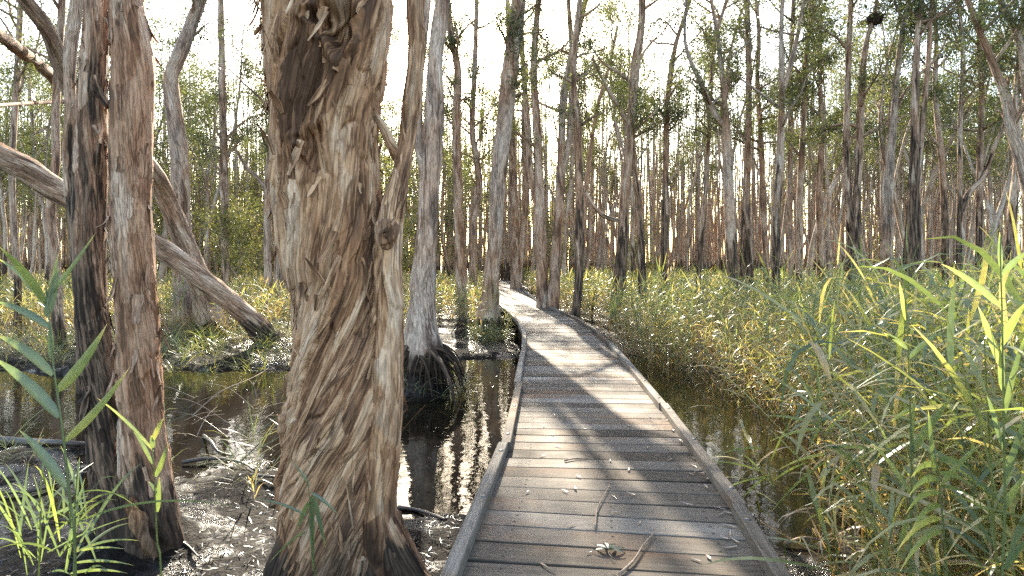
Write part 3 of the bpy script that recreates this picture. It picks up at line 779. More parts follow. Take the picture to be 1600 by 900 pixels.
# torn bark sheet hanging at its foot
sh = MB(); rr = np.random.default_rng(5); N, Mx = 16, 8
cpts = resample([P(207, 778, 4.02), P(213, 810, 4.0), P(228, 845, 3.98), P(243, 872, 4.0)], [.045, .085, .075, .035], .02)
Cc, Rr = cpts; V = []
for a in range(len(Cc)):
    for b_ in range(Mx):
        u = b_ / (Mx - 1) * 2 - 1
        V.append(Cc[a] + np.array([u * Rr[a] * .75, -.03 * (1 - u * u) + .02 * math.sin(a * .7 + u * 3), .02 * math.sin(u * 4 + a * .5)]))
sh.add(V, [(a * Mx + b_, a * Mx + b_ + 1, (a + 1) * Mx + b_ + 1, (a + 1) * Mx + b_) for a in range(len(Cc) - 1) for b_ in range(Mx - 1)], None, np.array(V) * 1.)
o = sh.build('torn_bark', M_BIG, tw, b0); o['char'] = 0.; o['grey'] = 0.; o['label'] = 'pale torn bark sheet'

# ------------------------------------------------------------------ the giant tree
BY = 3.88
bb0 = np.array([P(530, 890, BY)[0], BY, float(gh(P(530, 890, BY)[0], BY))])
big = thing('giant_paperbark', 'massive twisted paperbark with peeling bark standing left of the boardwalk', 'tree', bb0)
main = [(528, 960, 215), (530, 905, 192), (528, 870, 180), (526, 800, 170), (530, 700, 162), (537, 650, 164), (541, 550, 158), (540, 450, 150), (528, 400, 156), (515, 300, 158), (506, 200, 158), (507, 100, 172), (507, 0, 184), (500, -110, 184), (505, -300, 170), (520, -520, 150), (515, -760, 120), (530, -1050, 80), (520, -1400, 30)]
pts, rad = zpt(main, BY)
def big_disp(b, TH, S, RR):
    # long twisted ridges and splits, torn layers, fibres
    q = b + 2.2
    w = perlin(q * np.array([4, 4, 2.2]) + 31)[..., None]; w2 = perlin(q * np.array([11, 11, 5.]) + 61)[..., None]
    qq = q + .03 * w + .014 * w2
    lob = .030 * perlin(q * np.array([3., 3., .5])) + .018 * perlin(q * np.array([6.5, 6.5, .8]) + 5)
    rel, val, ed = plates(qq * np.array([11, 11, 1.9]) + 3.3)
    rel2, val2, ed2 = plates(qq * np.array([34, 34, 6.5]) + 8.1, 5)
    r1 = 1 - 2.2 * np.abs(perlin(qq * np.array([8, 8, .6]) + 12))
    r2 = 1 - 2.2 * np.abs(perlin(qq * np.array([21, 21, 1.5]) + 43))
    fib = perlin(qq * np.array([80, 80, 6.]) + 7)
    split = -np.clip(.10 - ed, 0, .10) / .10
    rough = .35 + .65 * sstep(-.25, .2, perlin(q * np.array([2.2, 2.2, .9]) + 90))
    d = lob + rough * (.022 * r1 + .006 * r2 + .025 * rel + .008 * rel2 + .018 * split + .0018 * fib)
    return d, np.clip(.6 * (val - .5) + .25 * (val2 - .5), -.5, .5)
def big_twist(S):
    return -(1.4 * S - .75 * np.maximum(S - 2.2, 0) * sstep(2.0, 3.2, S))
rng = np.random.default_rng(33)
tm = MB()
C, R, Vg = tube(tm, pts, rad, 340, .008, big_disp, big_twist, seed=1.3)
# hollow at the old branch scar near the top and the smooth pale panel left of it
def scar(px, py, rx, ry, depth, lip):
    c = P(px, py, BY - .3)
    V = tm.V[0]; front = V[:, 1] < BY + .05
    sx = CX + F * V[:, 0] / V[:, 1]; sy = HY - F * (V[:, 2] - EYE) / V[:, 1]
    q = np.sqrt(((sx - px) / rx)**2 + ((sy - py) / ry)**2)
    ang = np.arctan2(sy - py, sx - px)
    q = q * (1 + .22 * np.sin(3 * ang + 1) + .12 * np.sin(7 * ang))
    dd = np.where(front, depth * (1 - sstep(.35, 1.0, q)) - lip * np.exp(-((q - 1.15) / .22)**2), 0)
    cen = np.array([P(px, py, BY)[0], BY, 0])
    V[:, 1] += dd
scar(522, 32, 34, 42, .16, .045)
scar(488, 222, 22, 30, .05, .012)
scar(468, 245, 14, 26, .04, .012)
scar(604, 362, 13, 14, -.03, .0)
flakes_on(tm, C, Vg, 420, rng, L=(.08, .42), W=(.006, .026), lift=(.003, .022), zr=(-.45, 3.6), slant=-.5)
flakes_on(tm, C, Vg, 260, rng, L=(.06, .26), W=(.02, .08), lift=(.015, .06), zr=(1.3, 3.6), slant=-.3)
flakes_on(tm, C, Vg, 260, rng, L=(.1, .34), W=(.012, .04), lift=(.008, .03), zr=(.3, 1.6), slant=-.5)
flakes_on(tm, C, Vg, 220, rng, L=(.1, .36), W=(.018, .055), lift=(.025, .08), zr=(1.7, 3.7), th=(.18, .31), slant=-.1)
flakes_on(tm, C, Vg, 420, rng, L=(.08, .34), W=(.012, .05), lift=(.02, .07), zr=(-.45, .42), slant=-.4)
o = tm.build('trunk', M_BIG, big, bb0); o['char'] = 0.; o['grey'] = .1
# second stem: a fluted strip that runs down the right side and frees itself above
sec = [(600, 930, 90), (592, 870, 78), (588, 780, 66), (597, 700, 58), (605, 600, 52), (607, 500, 46), (606, 420, 44), (612, 350, 40), (622, 280, 30), (630, 220, 27), (637, 150, 29), (644, 100, 26), (647, 50, 27), (645, 0, 28), (650, -80, 26), (664, -250, 24), (660, -450, 20), (680, -700, 14), (690, -900, 8)]
pts, rad = zpt(sec, BY - .10)
pts = [p + np.array([0, -.05 + .18 * sstep(380, 180, s_[1]), 0]) for p, s_ in zip(pts, sec)]
tm = MB(); C, R, Vg = tube(tm, pts, rad, 110, .01, near_disp(.006, 5, 6.1), .3, seed=6.1)
flakes_on(tm, C, Vg, 90, rng, L=(.05, .25), W=(.006, .022), lift=(.003, .02), zr=(-.45, 3.4))
pts2, rad2 = zpt([(588, 182, 14), (600, 202, 15), (612, 226, 18), (626, 252, 20)], BY)
tube(tm, pts2, rad2, 30, .015, near_disp(.004, 5, 2), .3, seed=2)
o = tm.build('side_stem', M_BIG, big, bb0); o['char'] = 0.; o['grey'] = .1
# knotted burl where the side stem joins
km = MB(); kc = P(604, 364, BY - .315)
th = np.arange(40) * 2 * math.pi / 40; V, Q = [], []
for a in range(24):
    ph = math.pi * (a + .5) / 24
    for t in th:
        u = np.array([math.sin(ph) * math.cos(t), math.cos(ph), math.sin(ph) * math.sin(t)])
        rr_ = .066 * (1 + .14 * math.sin(9 * ph) + .12 * math.sin(3 * t + ph * 4))
        V.append(kc + u * rr_ * np.array([.95, .8, 1.25]))
Q = [(a * 40 + b_, a * 40 + (b_ + 1) % 40, (a + 1) * 40 + (b_ + 1) % 40, (a + 1) * 40 + b_) for a in range(23) for b_ in range(40)]
km.add(V, Q, None, np.array(V) * np.array([1, 1, 1]))
o = km.build('burl', M_BIG, big, bb0); o['char'] = 0.; o['grey'] = .6
# buttress roots
for (pA, pB, pC, w) in (((598, 785), (630, 860), (670, 935), 52), ((478, 800), (452, 860), (425, 930), 50), ((520, 830), (515, 900), (505, 960), 90), ((612, 800), (618, 870), (640, 960), 52), ((560, 840), (575, 910), (590, 980), 70)):
    tm = MB()
    pts = [P(*pA, BY - .12), P(*pB, BY - .22), P(*pC, BY - .3)]
    tube(tm, pts, [w * .25 * BY / F, w * .42 * BY / F, w * .36 * BY / F], 48, .012, near_disp(.011, 4, pA[0] * .1), .6, seed=pA[0] * .013)
    o = tm.build('root', M_BIG, big, bb0); o['char'] = .22; o['grey'] = 0.
# loose bark strip curling off the left side
tm = MB(); Cc, Rr = resample([P(458, 618, BY - .1), P(447, 640, BY - .14), P(441, 670, BY - .16), P(444, 700, BY - .12), P(441, 712, BY - .12)], [.02, .035, .03, .018, .006], .012); V = []
for a in range(len(Cc)):
    for b_ in range(6):
        u = b_ / 5 * 2 - 1; V.append(Cc[a] + np.array([u * Rr[a], -.025 * (1 - u * u) + .01 * math.sin(a * .9), .006 * math.sin(a * 1.3 + u * 2)]))
tm.add(V, [(a * 6 + b_, a * 6 + b_ + 1, (a + 1) * 6 + b_ + 1, (a + 1) * 6 + b_) for a in range(len(Cc) - 1) for b_ in range(5)], None, np.array(V))
o = tm.build('loose_bark', M_BIG, big, bb0); o['char'] = 0.; o['grey'] = 0.
tm, lm = MB(), MB()
pts, rad = zpt(main, BY); crown(tm, lm, pts, rad, 5.2, 1500, rng, .08, 1.3, 8)
o = tm.build('limb', M_BARK, big, bb0); o['char'] = 0.; o['grey'] = .5
lm.build('crown', M_LEAF, big, bb0, smooth=False)

# ------------------------------------------------------------------ the stand behind: prototypes and copies
def proto_tree(seed, H, r, lean, nleaf, lsize, z0, tone):
    rng = np.random.default_rng(seed)
    pts, p, d = [], np.array([0, 0, -.25]), unit(np.array([lean * rng.normal(), lean * rng.normal(), 1.]))
    n = int(H / 1.2)
    rad = []
    for a in range(n + 1):
        pts.append(p.copy()); rad.append(max(.012, r * (1 - .88 * (a / n))))
        d = unit(d + rng.normal(size=3) * .075 + np.array([0, 0, .05])); p = p + d * 1.2
    tm, lm = MB(), MB()
    tube(tm, pts, rad, 8, .35, d_mid(1.1), .3, seed=seed, flare=.5)
    if rng.random() < .6:       # a fork
        i = n // 3 + int(rng.integers(0, n // 4)); q = [pts[i].copy()]; d = unit(np.array([rng.normal() * .4, rng.normal() * .4, 1])); rr = [rad[i] * .75]
        for a in range(n - i):
            d = unit(d + rng.normal(size=3) * .09 + np.array([0, 0, .08])); q.append(q[-1] + d * 1.05); rr.append(max(.01, rad[i] * .75 * (1 - .9 * (a + 1) / (n - i))))
        tube(tm, q, rr, 7, .35, d_mid(1.), .3, seed=seed + 2)
        crown(tm, lm, q, rr, z0, nleaf // 3, rng, lsize, 1.0, 5, .17, tone, 4)
    crown(tm, lm, pts, rad, z0, nleaf, rng, lsize, 1.15, 15, .17, tone, 4)
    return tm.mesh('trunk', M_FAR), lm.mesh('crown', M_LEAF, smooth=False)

protos = [proto_tree(200 + k, H, r, ln, nl, ls, z0, to) for k, (H, r, ln, nl, ls, z0, to) in enumerate([
    (15, .13, .05, 1900, .13, 5.0, .45), (13, .10, .09, 1700, .13, 4.0, .6), (16, .15, .04, 2200, .14, 6.0, .35), (14, .12, .08, 1900, .13, 4.5, .5),
    (10, .09, .1, 1300, .13, 4.5, .65), (13, .11, .05, 1500, .14, 6.5, .45), (9, .085, .08, 1200, .13, 3.8, .6), (12.5, .14, .06, 1600, .14, 5.8, .4)])]

protos_r = [proto_tree(260 + k, H, r, ln, nl, ls, z0, to) for k, (H, r, ln, nl, ls, z0, to) in enumerate([
    (16, .13, .04, 1700, .13, 7.5, .45), (15, .10, .06, 1500, .13, 6.5, .6), (17, .15, .03, 1900, .14, 8.0, .4), (15, .12, .05, 1600, .13, 7.0, .5),
    (14, .09, .07, 1300, .13, 6.5, .6), (15.5, .11, .04, 1500, .14, 7.5, .45)])]

def plant(pm, label, loc, rz, sc, char, grey, group, name=PB, cat='tree'):
    root = thing(name, label, cat, loc, group); root.rotation_euler[2] = rz; root.scale = (sc, sc, sc)
    for nm_, me in zip(('trunk', 'crown'), pm):
        o = bpy.data.objects.new(nm_, me); COL.objects.link(o); o.parent = root
        o['char'] = float(char); o['grey'] = float(grey)
    return root

rng = np.random.default_rng(909)
spots = []
tries = 0
while len(spots) < 255 and tries < 20000:
    tries += 1
    y = 24 + 40 * rng.random()**.85; x = rng.uniform(-.95, .95) * y
    px = CX + F * x / y
    if abs(x - np.interp(y, CL[:, 1], CL[:, 0])) < 1.6 and y < 52: continue
    if 610 < px < 800 and y < 40 and rng.random() < .45: continue
    if 990 < px < 1190 and rng.random() < .5: continue
    if any((x - a)**2 + (y - b)**2 < 1.2 for a, b in spots): continue
    spots.append((x, y))
for k, (x, y) in enumerate(spots):
    left = x < np.interp(y, CL[:, 1], CL[:, 0])
    lab = 'slender paperbark in the distant stand left of the boardwalk' if left else 'slender paperbark in the distant stand right of the boardwalk beyond the reeds'
    pl_ = protos if x < .03 * y else protos_r
    plant(pl_[int(rng.integers(0, len(pl_)))], lab, (x, y, float(gh(x, y)) - .02), rng.uniform(0, 6.28), rng.uniform(.85, 1.2), rng.uniform(.4, 2.6) if rng.random() < .75 else 0, rng.random(),
          'paperbarks of the distant stand on the left' if left else 'paperbarks of the distant stand on the right')

# young leafy growth under the tall trunks
def sapling(seed):
    rng = np.random.default_rng(seed); tm, lm = MB(), MB()
    for q in range(3):
        pts = [np.array([0, 0, -.2]), np.array([rng.normal() * .12, rng.normal() * .12, 1.]), np.array([rng.normal() * .4, rng.normal() * .4, 2.2]), np.array([rng.normal() * .6, rng.normal() * .6, 3.6])]
        rad = [.03, .022, .016, .006]
        tube(tm, pts, rad, 6, .3, None, seed=seed + q)
        crown(tm, lm, pts, rad, .9, 420, rng, .13, .55, 6, .2, .7, 4)
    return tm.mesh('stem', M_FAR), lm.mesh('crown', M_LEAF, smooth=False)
saps = [sapling(400 + k) for k in range(4)]
cnt = 0
while cnt < 22:
    y = rng.uniform(24, 58); x = rng.uniform(-.9, .75) * y
    if x > .05 * y and rng.random() < .85: continue
    if abs(x - np.interp(y, CL[:, 1], CL[:, 0])) < 1.8: continue
    root = thing('sapling', 'leafy light green sapling among the distant trunks', 'sapling', (x, y, float(gh(x, y))), 'saplings under the distant stand')
    root.rotation_euler[2] = rng.uniform(0, 6.28); s_ = rng.uniform(.8, 1.7); root.scale = (s_, s_, s_)
    for nm_, me in zip(('stem', 'crown'), saps[cnt % 4]):
        o = bpy.data.objects.new(nm_, me); COL.objects.link(o); o.parent = root; o['char'] = 0.; o['grey'] = .5
    cnt += 1

# the wood beyond, reading as one mass
tm = MB(); rng = np.random.default_rng(55)
for k in range(3000):
    y = rng.uniform(46, 105); x = rng.uniform(-.95, .95) * y; H = rng.uniform(13, 20)
    dx, dy = rng.normal(size=2) * .5
    tube(tm, [(x, y, -.7), (x + dx * .4, y + dy * .4, H * .4), (x + dx, y + dy, H)], [rng.uniform(.06, .115), .055, .02], 5, 2.5, d_mid(), seed=k * .13, cap=False)
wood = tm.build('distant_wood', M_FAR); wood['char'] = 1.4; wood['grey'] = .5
tag(wood, 'pale thin trunks massed at the back of the swamp', 'wood', kind='stuff')
lm = MB()
for k in range(2300):
    y = rng.uniform(56, 108); x = rng.uniform(-.98, .98) * y; u = x / y
    top = 12.5 if u < -.02 else (11.0 if u < .42 else 13.0)
    z = rng.uniform(2.5 if u < .02 else 5.0, top + 1) if rng.random() < .82 else rng.uniform(-.3, 2.0)
    N = 70; C_ = np.array([x, y, z]) + rng.normal(size=(N, 3)) * np.array([.95, .95, .55])
    leaves(lm, C_, .30, .11, rng, .75 + rng.normal() * .2)
tag(lm.build('distant_foliage', M_LEAF, None, smooth=False), 'soft green foliage massed among the farthest trunks', 'foliage', kind='stuff')

# ------------------------------------------------------------------ reeds
def strip(p0, d0, L, w, bend, rng, N=5, twist=0.):
    """an arching leaf blade as a flat strip; returns V, Q"""
    d = unit(np.asarray(d0, float)); p = np.asarray(p0, float).copy(); V = []
    sd = unit(np.cross(d, [0, 0, 1.]) + 1e-4)
    pr = np.array([.35, .9, 1., .8, .5, 0.02]) if N == 5 else np.interp(np.linspace(0, 1, N + 1), [0, .15, .4, .7, 1], [.3, .85, 1, .7, .01])
    for a in range(N + 1):
        nr = np.cross(sd, d); ang = twist * a / N
        s2 = sd * math.cos(ang) + nr * math.sin(ang)
        V += [p - s2 * w / 2 * pr[a], p + s2 * w / 2 * pr[a]]
        p = p + d * L / N; d = unit(d + np.array([0, 0, -bend / N * (1 + a * .5)]))
    return np.array(V), np.array([(2 * a, 2 * a + 1, 2 * a + 3, 2 * a + 2) for a in range(N)])

def reed_proto(seed, H=1.6, nl=11, dead=False, N=5, wl=.016, stem=True, lk=1.):
    rng = np.random.default_rng(seed); mb = MB()
    lean = rng.normal(size=2) * (.16 if not dead else .45)
    def c(t): return np.array([lean[0] * t * t * H * .6, lean[1] * t * t * H * .6, H * t * (1 - (.0 if not dead else .25) * t)])
    if stem:
        pts = [c(t) for t in np.linspace(0, 1, 5)]
        tube(mb, pts, [.0045, .004, .0035, .003, .0015], 3, H / 5, None, cap=False, tone=.45 if not dead else .95)
    az0 = rng.uniform(0, 6.28)
    for a in range(nl):
        t = .22 + .78 * (a + rng.random() * .5) / nl
        az = az0 + (a % 2) * math.pi + rng.normal() * .6
        el = rng.uniform(.15, 1.05) + (.25 if t > .85 else 0)
        d = np.array([math.cos(az) * math.cos(el), math.sin(az) * math.cos(el), math.sin(el)])
        L = lk * rng.uniform(.26, .52) * (1 if not dead else .75)
        V, Q = strip(c(min(t, 1.)), d, L, wl * rng.uniform(.7, 1.25), rng.uniform(.2, 1.3) if not dead else rng.uniform(.6, 2.6), rng, N, rng.normal() * .6)
        old = (1 - t) * .45
        tip = np.repeat(np.linspace(0, 1, len(V) // 2)**3, 2) * rng.uniform(0, .5)
        mb.add(V, Q, None, None, (np.clip(rng.normal(.27, .14) + old, 0, 1) if not dead else rng.uniform(.7, 1.05)) + tip)
    return np.concatenate(mb.V), np.concatenate(mb.Q), np.concatenate(mb.N)

def scatter(mb, protos, pos, sc, rng, tilt=.12, dtone=.1, wind=(0, 0), toff=0.):
    """copies prototype plants to the positions, each turned, scaled and tilted"""
    which = rng.integers(0, len(protos), len(pos))
    for w, (V, Q, T) in enumerate(protos):
        idx = np.where(which == w)[0]
        if not len(idx): continue
        a = rng.uniform(0, 6.28, len(idx)); ca, sa = np.cos(a)[:, None], np.sin(a)[:, None]
        s = sc[idx][:, None]
        x = (V[None, :, 0] * ca - V[None, :, 1] * sa) * s; y = (V[None, :, 0] * sa + V[None, :, 1] * ca) * s; z = V[None, :, 2] * s
        tx = rng.normal(size=(len(idx), 1)) * tilt + wind[0]; ty = rng.normal(size=(len(idx), 1)) * tilt + wind[1]
        x = x + tx * z; y = y + ty * z; z = z * (1 - .4 * (tx**2 + ty**2))
        out = np.stack([x, y, z], -1) + pos[idx][:, None, :]
        nv = len(V)
        QQ = (Q[None] + (np.arange(len(idx)) * nv)[:, None, None]).reshape(-1, 4)
        tone = np.clip(T[None] + toff + rng.normal(size=(len(idx), 1)) * dtone, 0, 1.05)
        mb.add(out.reshape(-1, 3), QQ, None, None, tone.ravel())

rng = np.random.default_rng(1234)
broad_p = [reed_proto(540 + k, 1.6 + .1 * (k % 3), 12 + k % 3, N=5, wl=.025, lk=1.25) for k in range(7)]
near_p = [reed_proto(500 + k, 1.5 + .1 * (k % 4), 13 + k % 4, N=5) for k in range(10)]
dead_p = [reed_proto(600 + k, 1.3, 6, True, 5, .011) for k in range(8)]
far_p = [reed_proto(700 + k, 1.5, 8, False, 3, .030) for k in range(6)]
fard_p = [reed_proto(720 + k, 1.3, 4, True, 3, .02) for k in range(4)]

def pick(n, x0, x1, y0, y1, f):
    x = rng.uniform(x0, x1, n); y = rng.uniform(y0, y1, n)
    keep = rng.random(n) < f(x, y)
    x, y = x[keep], y[keep]
    return np.stack([x, y, gh(x, y)], -1)

def right_mask(x, y):
    off = deck_off(x, y)
    nn = fbm(np.stack([x * .8, y * .8, np.full_like(x, 9.)], -1), 2)
    start = HALF + .35 + 1.0 * sstep(3.4, 5.0, y) * (1 - sstep(9.5, 12.5, y)) + .4 * nn
    inside = sstep(start - .1, start + .5, off)
    inside = np.maximum(inside, .010 * sstep(HALF + .25, HALF + .5, off))
    return inside * (x < .95 * y + 1.2) * np.clip(.75 + .9 * nn, .15, 1)

bed = MB()
pos = pick(5400, 1.2, 13, 1.7, 14, lambda x, y: right_mask(x, y) * np.clip(1.15 - y * .02, .3, 1))
hn_ = fbm(np.stack([pos[:, 0] * .9, pos[:, 1] * .9, np.full(len(pos), 4.)], -1), 3)
scatter(bed, near_p, pos, rng.uniform(.6, 1.08, len(pos)) * (1 + .8 * hn_), rng, .2, .16, (-.05, 0), .0)
pos = pick(1250, 1.4, 6.5, 1.6, 6.2, lambda x, y: right_mask(x, y))
scatter(bed, broad_p, pos, rng.uniform(.7, 1.15, len(pos)), rng, .18, .15, (-.07, 0), .0)
pos = pick(7500, 1.2, 13, 1.7, 14, lambda x, y: right_mask(x, y) * .95)
scatter(bed, dead_p, pos, rng.uniform(.5, 1.12, len(pos)), rng, .26, .12)
tag(bed.build('reed_bed', M_REED, None, smooth=False), 'dense green and straw coloured reeds crowding the right of the boardwalk', 'reeds', kind='stuff')
farb = MB()
def far_right(x, y):
    off = deck_off(x, y); return (off > HALF + .5 + .4 * (y < 18)) * (np.abs(x) < .9 * y + 1)
pos = pick(17000, -1, 40, 13, 44, far_right)
scatter(farb, far_p, pos, rng.uniform(.6, 1.0, len(pos)), rng, .14, .16, (0, 0), .11)
pos = pick(11000, -1, 40, 13, 44, far_right)
scatter(farb, fard_p, pos, rng.uniform(.6, 1.0, len(pos)), rng, .25, .1)
def far_left(x, y):
    off = deck_off(x, y); nn = fbm(np.stack([x * .35, y * .35, np.full_like(x, 3.)], -1), 2)
    d = np.clip(.75 + 1.6 * nn, .05, 1) * (off < -HALF - .5) * (np.abs(x) < .9 * y + 1)
    mudgap = np.exp(-(((x + 1.6) / 1.0)**2 + ((y - 15.5) / 2.6)**2)**2)
    return d * (1 - mudgap)
pos = pick(30000, -40, 1, 14.0, 46, far_left)
scatter(farb, far_p, pos, rng.uniform(.5, .9, len(pos)), rng, .15, .14, (0, 0), .2)
pos = pick(3000, -40, 1, 14.2, 46, far_left)
scatter(farb, fard_p, pos, rng.uniform(.4, .8, len(pos)), rng, .3, .1)
tag(farb.build('far_reeds', M_REED, None, smooth=False), 'sunlit yellow green reeds carpeting the swamp under the trees', 'reeds', kind='stuff')
# sedge and grass fringes on banks and mounds
grass_p = [reed_proto(800 + k, .3, 14, False, 4, .010, False) for k in range(4)]
gr = MB()
pos = np.vstack([pick(900, -12, -2.3, 11, 15, lambda x, y: np.full_like(x, .7)), pick(55, -1.9, -.75, 8.9, 10, lambda x, y: ((x + 1.42)**2 + (y - 9.45)**2 > .2)),
                 pick(90, -1.1, -.1, 14.5, 16.6, lambda x, y: np.full_like(x, .8)), pick(90, -5, -.4, 5, 11, lambda x, y: (gh(x, y) > WATER) * 1.)])
pos[:, 2] -= .05
scatter(gr, grass_p, pos, rng.uniform(.6, 1.3, len(pos)), rng, .25, .15)
tag(gr.build('sedge_grass', M_REED, None, smooth=False), 'wispy sedge growing along the mud banks and root mounds', 'sedge', kind='stuff')

# ------------------------------------------------------------------ single foreground reeds
def px_leaf(mb, Y, a, b, w, sag=0., tone=.3, dy=0., N=9, fold=.25):
    """a folded blade from pixel a to pixel b (distance Y, tip at Y+dy), w metres wide"""
    A = P(*a, Y); B = P(*b, Y + dy); D = B - A; L = np.linalg.norm(D); u = D / L
    s = unit(np.cross(u, np.array([.25, -1, .2]))); nr = np.cross(s, u); V = []
    pr = np.interp(np.linspace(0, 1, N + 1), [0, .12, .35, .7, 1], [.35, .85, 1, .65, .01])
    for i in range(N + 1):
        t = i / N; c = A + D * t + np.array([0, 0, sag * L * 4 * t * (1 - t)])
        for e, lf in ((-1, fold), (0, 0), (1, fold)):
            V.append(c + s * e * w / 2 * pr[i] - nr * lf * w / 2 * pr[i])
    mb.add(V, [(3 * i + e, 3 * i + e + 1, 3 * i + e + 4, 3 * i + e + 3) for i in range(N) for e in (0, 1)], None, None, np.repeat(tone + .6 * sstep(.80, 1.0, np.linspace(0, 1, N + 1)) + .06 * np.sin(np.linspace(0, 9, N + 1) + a[0]), 3))

def reed(label, Y, stem, leaves_, w=.02, group='single reeds in the foreground', stone=.3, sr=.004, name='reed'):
    base = P(*stem[0], Y); g = float(gh(base[0], base[1]))
    root = thing(name, label, 'reed', (base[0], base[1], g), group); o3 = np.array([base[0], base[1], g])
    sm, lm = MB(), MB()
    pts = [P(*q, Y) for q in stem]
    if pts[0][2] > g: pts.insert(0, np.array([pts[0][0] + .01, pts[0][1], g - .04]))
    tube(sm, pts, list(np.linspace(sr, sr * .4, len(pts))), 8, .05, None, tone=stone)
    for l in leaves_:
        a, b = l[0], l[1]; k = l[2] if len(l) > 2 else {}
        px_leaf(lm, Y, a, b, k.get('w', w), k.get('sag', .06), k.get('tone', .25) * .65 + .01, k.get('dy', 0.))
    sm.build('stem', M_REED, root, o3); lm.build('leaves', M_REED, root, o3)
    return root

reed('broad-leaved green reed at the left edge in front of the twin-stemmed tree', 1.6, [(118, 905), (110, 790), (101, 700), (92, 630), (82, 560), (77, 500), (72, 450)],
     [((72, 475), (-2, 385), {'tone': .33, 'dy': -.1}), ((72, 480), (-8, 402), {'tone': .4, 'sag': .1, 'w': .013}), ((74, 480), (92, 394), {'tone': .35, 'w': .012}), ((72, 495), (92, 418), {'tone': .3, 'w': .026}), ((74, 465), (150, 363), {'tone': .38, 'w': .012, 'sag': -.02}),
      ((78, 512), (-10, 470), {'w': .02}), ((82, 586), (-10, 522), {'w': .026, 'sag': .08}), ((92, 652), (-12, 558), {'w': .03, 'tone': .2}), ((88, 612), (168, 505), {'w': .028, 'sag': -.06}), ((100, 690), (204, 572), {'w': .022, 'sag': -.05, 'tone': .3}), ((102, 762), (30, 672), {'w': .026, 'tone': .2}), ((79, 560), (78, 500), {'w': .016, 'tone': .15})], w=.022)
reed('slim upright green shoot with narrow leaves in front of the twin-stemmed tree', 2.3, [(252, 905), (246, 850), (243, 790), (241, 740), (238, 700)],
     [((240, 705), (152, 622), {'w': .012, 'tone': .45, 'sag': .05}), ((243, 745), (263, 690), {'w': .02, 'tone': .35, 'sag': -.05}), ((238, 690), (256, 652), {'w': .018, 'tone': .45}), ((245, 770), (232, 752), {'w': .012}), ((246, 800), (249, 745), {'w': .02, 'tone': .35}), ((238, 725), (205, 668), {'w': .014, 'tone': .4}), ((239, 700), (236, 680), {'w': .02})])
rng = np.random.default_rng(66)
for k, (lx, lab) in enumerate(((60, 'pale drooping reed tuft in the bottom left corner'), (115, 'fine-leaved reed tuft at the foot of the twin-stemmed tree'))):
    Lv = []
    for a in range(26):
        bx = lx + rng.normal() * 26; by = 900 - rng.uniform(0, 110)
        Lv.append(((bx, by), (bx + rng.normal() * 70 + 12, by - rng.uniform(-10, 140)), {'w': rng.uniform(.005, .011), 'tone': rng.uniform(-.15, .22), 'sag': rng.uniform(.02, .18), 'dy': rng.normal() * .2}))
    if k == 1: Lv += [((120, 862), (195, 858), {'w': .008, 'tone': .4}), ((115, 880), (210, 884), {'w': .009, 'tone': .3}), ((110, 896), (200, 896), {'w': .01})]
    reed(lab, 2.15 - .2 * k, [(lx, 905), (lx + 4, 850), (lx + 2, 790), (lx + 8, 720)], Lv, sr=.003)
reed('small reed with hanging dark leaves in front of the giant trunk', 3.25, [(492, 905), (488, 840), (484, 780), (478, 740)],
     [((486, 775), (489, 893), {'w': .028, 'sag': 0, 'tone': .1}), ((490, 775), (509, 858), {'w': .026, 'sag': .02, 'tone': .1}), ((482, 785), (464, 830), {'w': .026, 'tone': .15}), ((478, 805), (400, 780), {'w': .014, 'tone': .2}), ((486, 770), (529, 805), {'w': .02, 'tone': .15}), ((484, 760), (455, 720), {'w': .012, 'tone': .35}), ((478, 830), (420, 880), {'w': .012, 'tone': .35})], group='single reeds in the foreground')
reed('tall broad-leaved reed at the right edge', 1.75, [(1566, 960), (1570, 800), (1569, 700), (1567, 600), (1566, 500), (1563, 400), (1564, 370)],
     [((1567, 610), (1566, 530), {'w': .028, 'tone': .3}), ((1570, 650), (1604, 520), {'w': .024, 'tone': .1}), ((1566, 575), (1528, 478), {'w': .03, 'tone': .3}), ((1568, 700), (1540, 610), {'w': .022, 'tone': .3}), ((1566, 480), (1470, 412), {'w': .026, 'tone': .45, 'sag': .06}), ((1565, 420), (1562, 362), {'w': .02, 'tone': .35}), ((1566, 430), (1612, 390), {'w': .02, 'tone': .1}),
      ((1571, 760), (1610, 640), {'w': .028, 'tone': .15}), ((1568, 800), (1606, 740), {'w': .026, 'tone': .1}), ((1566, 540), (1606, 470), {'w': .03, 'tone': .2}), ((1572, 890), (1608, 840), {'w': .03, 'tone': .1})])
reed('tall reed with one big pale leaf in the right foreground', 2.1, [(1422, 960), (1424, 800), (1424, 700), (1421, 600), (1418, 520), (1412, 440), (1408, 400)],
     [((1426, 706), (1490, 618), {'w': .034, 'tone': .15, 'sag': .02}), ((1419, 545), (1380, 520), {'w': .02, 'tone': .2}), ((1416, 500), (1405, 440), {'w': .02, 'tone': .4}), ((1420, 560), (1475, 518), {'w': .02, 'tone': .1}), ((1424, 640), (1392, 660), {'w': .016, 'tone': .4}), ((1424, 720), (1430, 610), {'w': .02, 'tone': .4}), ((1423, 770), (1360, 690), {'w': .02, 'tone': .3}), ((1424, 800), (1400, 880), {'w': .022, 'tone': .3})])
fan = []
for a in range(13):
    t = a / 12
    fan.append(((1468 + 4 * t, 720 + 120 * t), (1468 + (-70 if a % 2 else 78) * (.6 + .4 * t) + rng.normal() * 6, 735 + 135 * t + (40 if a % 2 else 34) * t + rng.normal() * 6), {'w': .022, 'tone': .35 if a % 2 else .15, 'sag': .1, 'dy': -.15}))
fan += [((1462, 740), (1450, 640), {'w': .022, 'tone': .4}), ((1470, 760), (1540, 690), {'w': .02, 'tone': .45})]
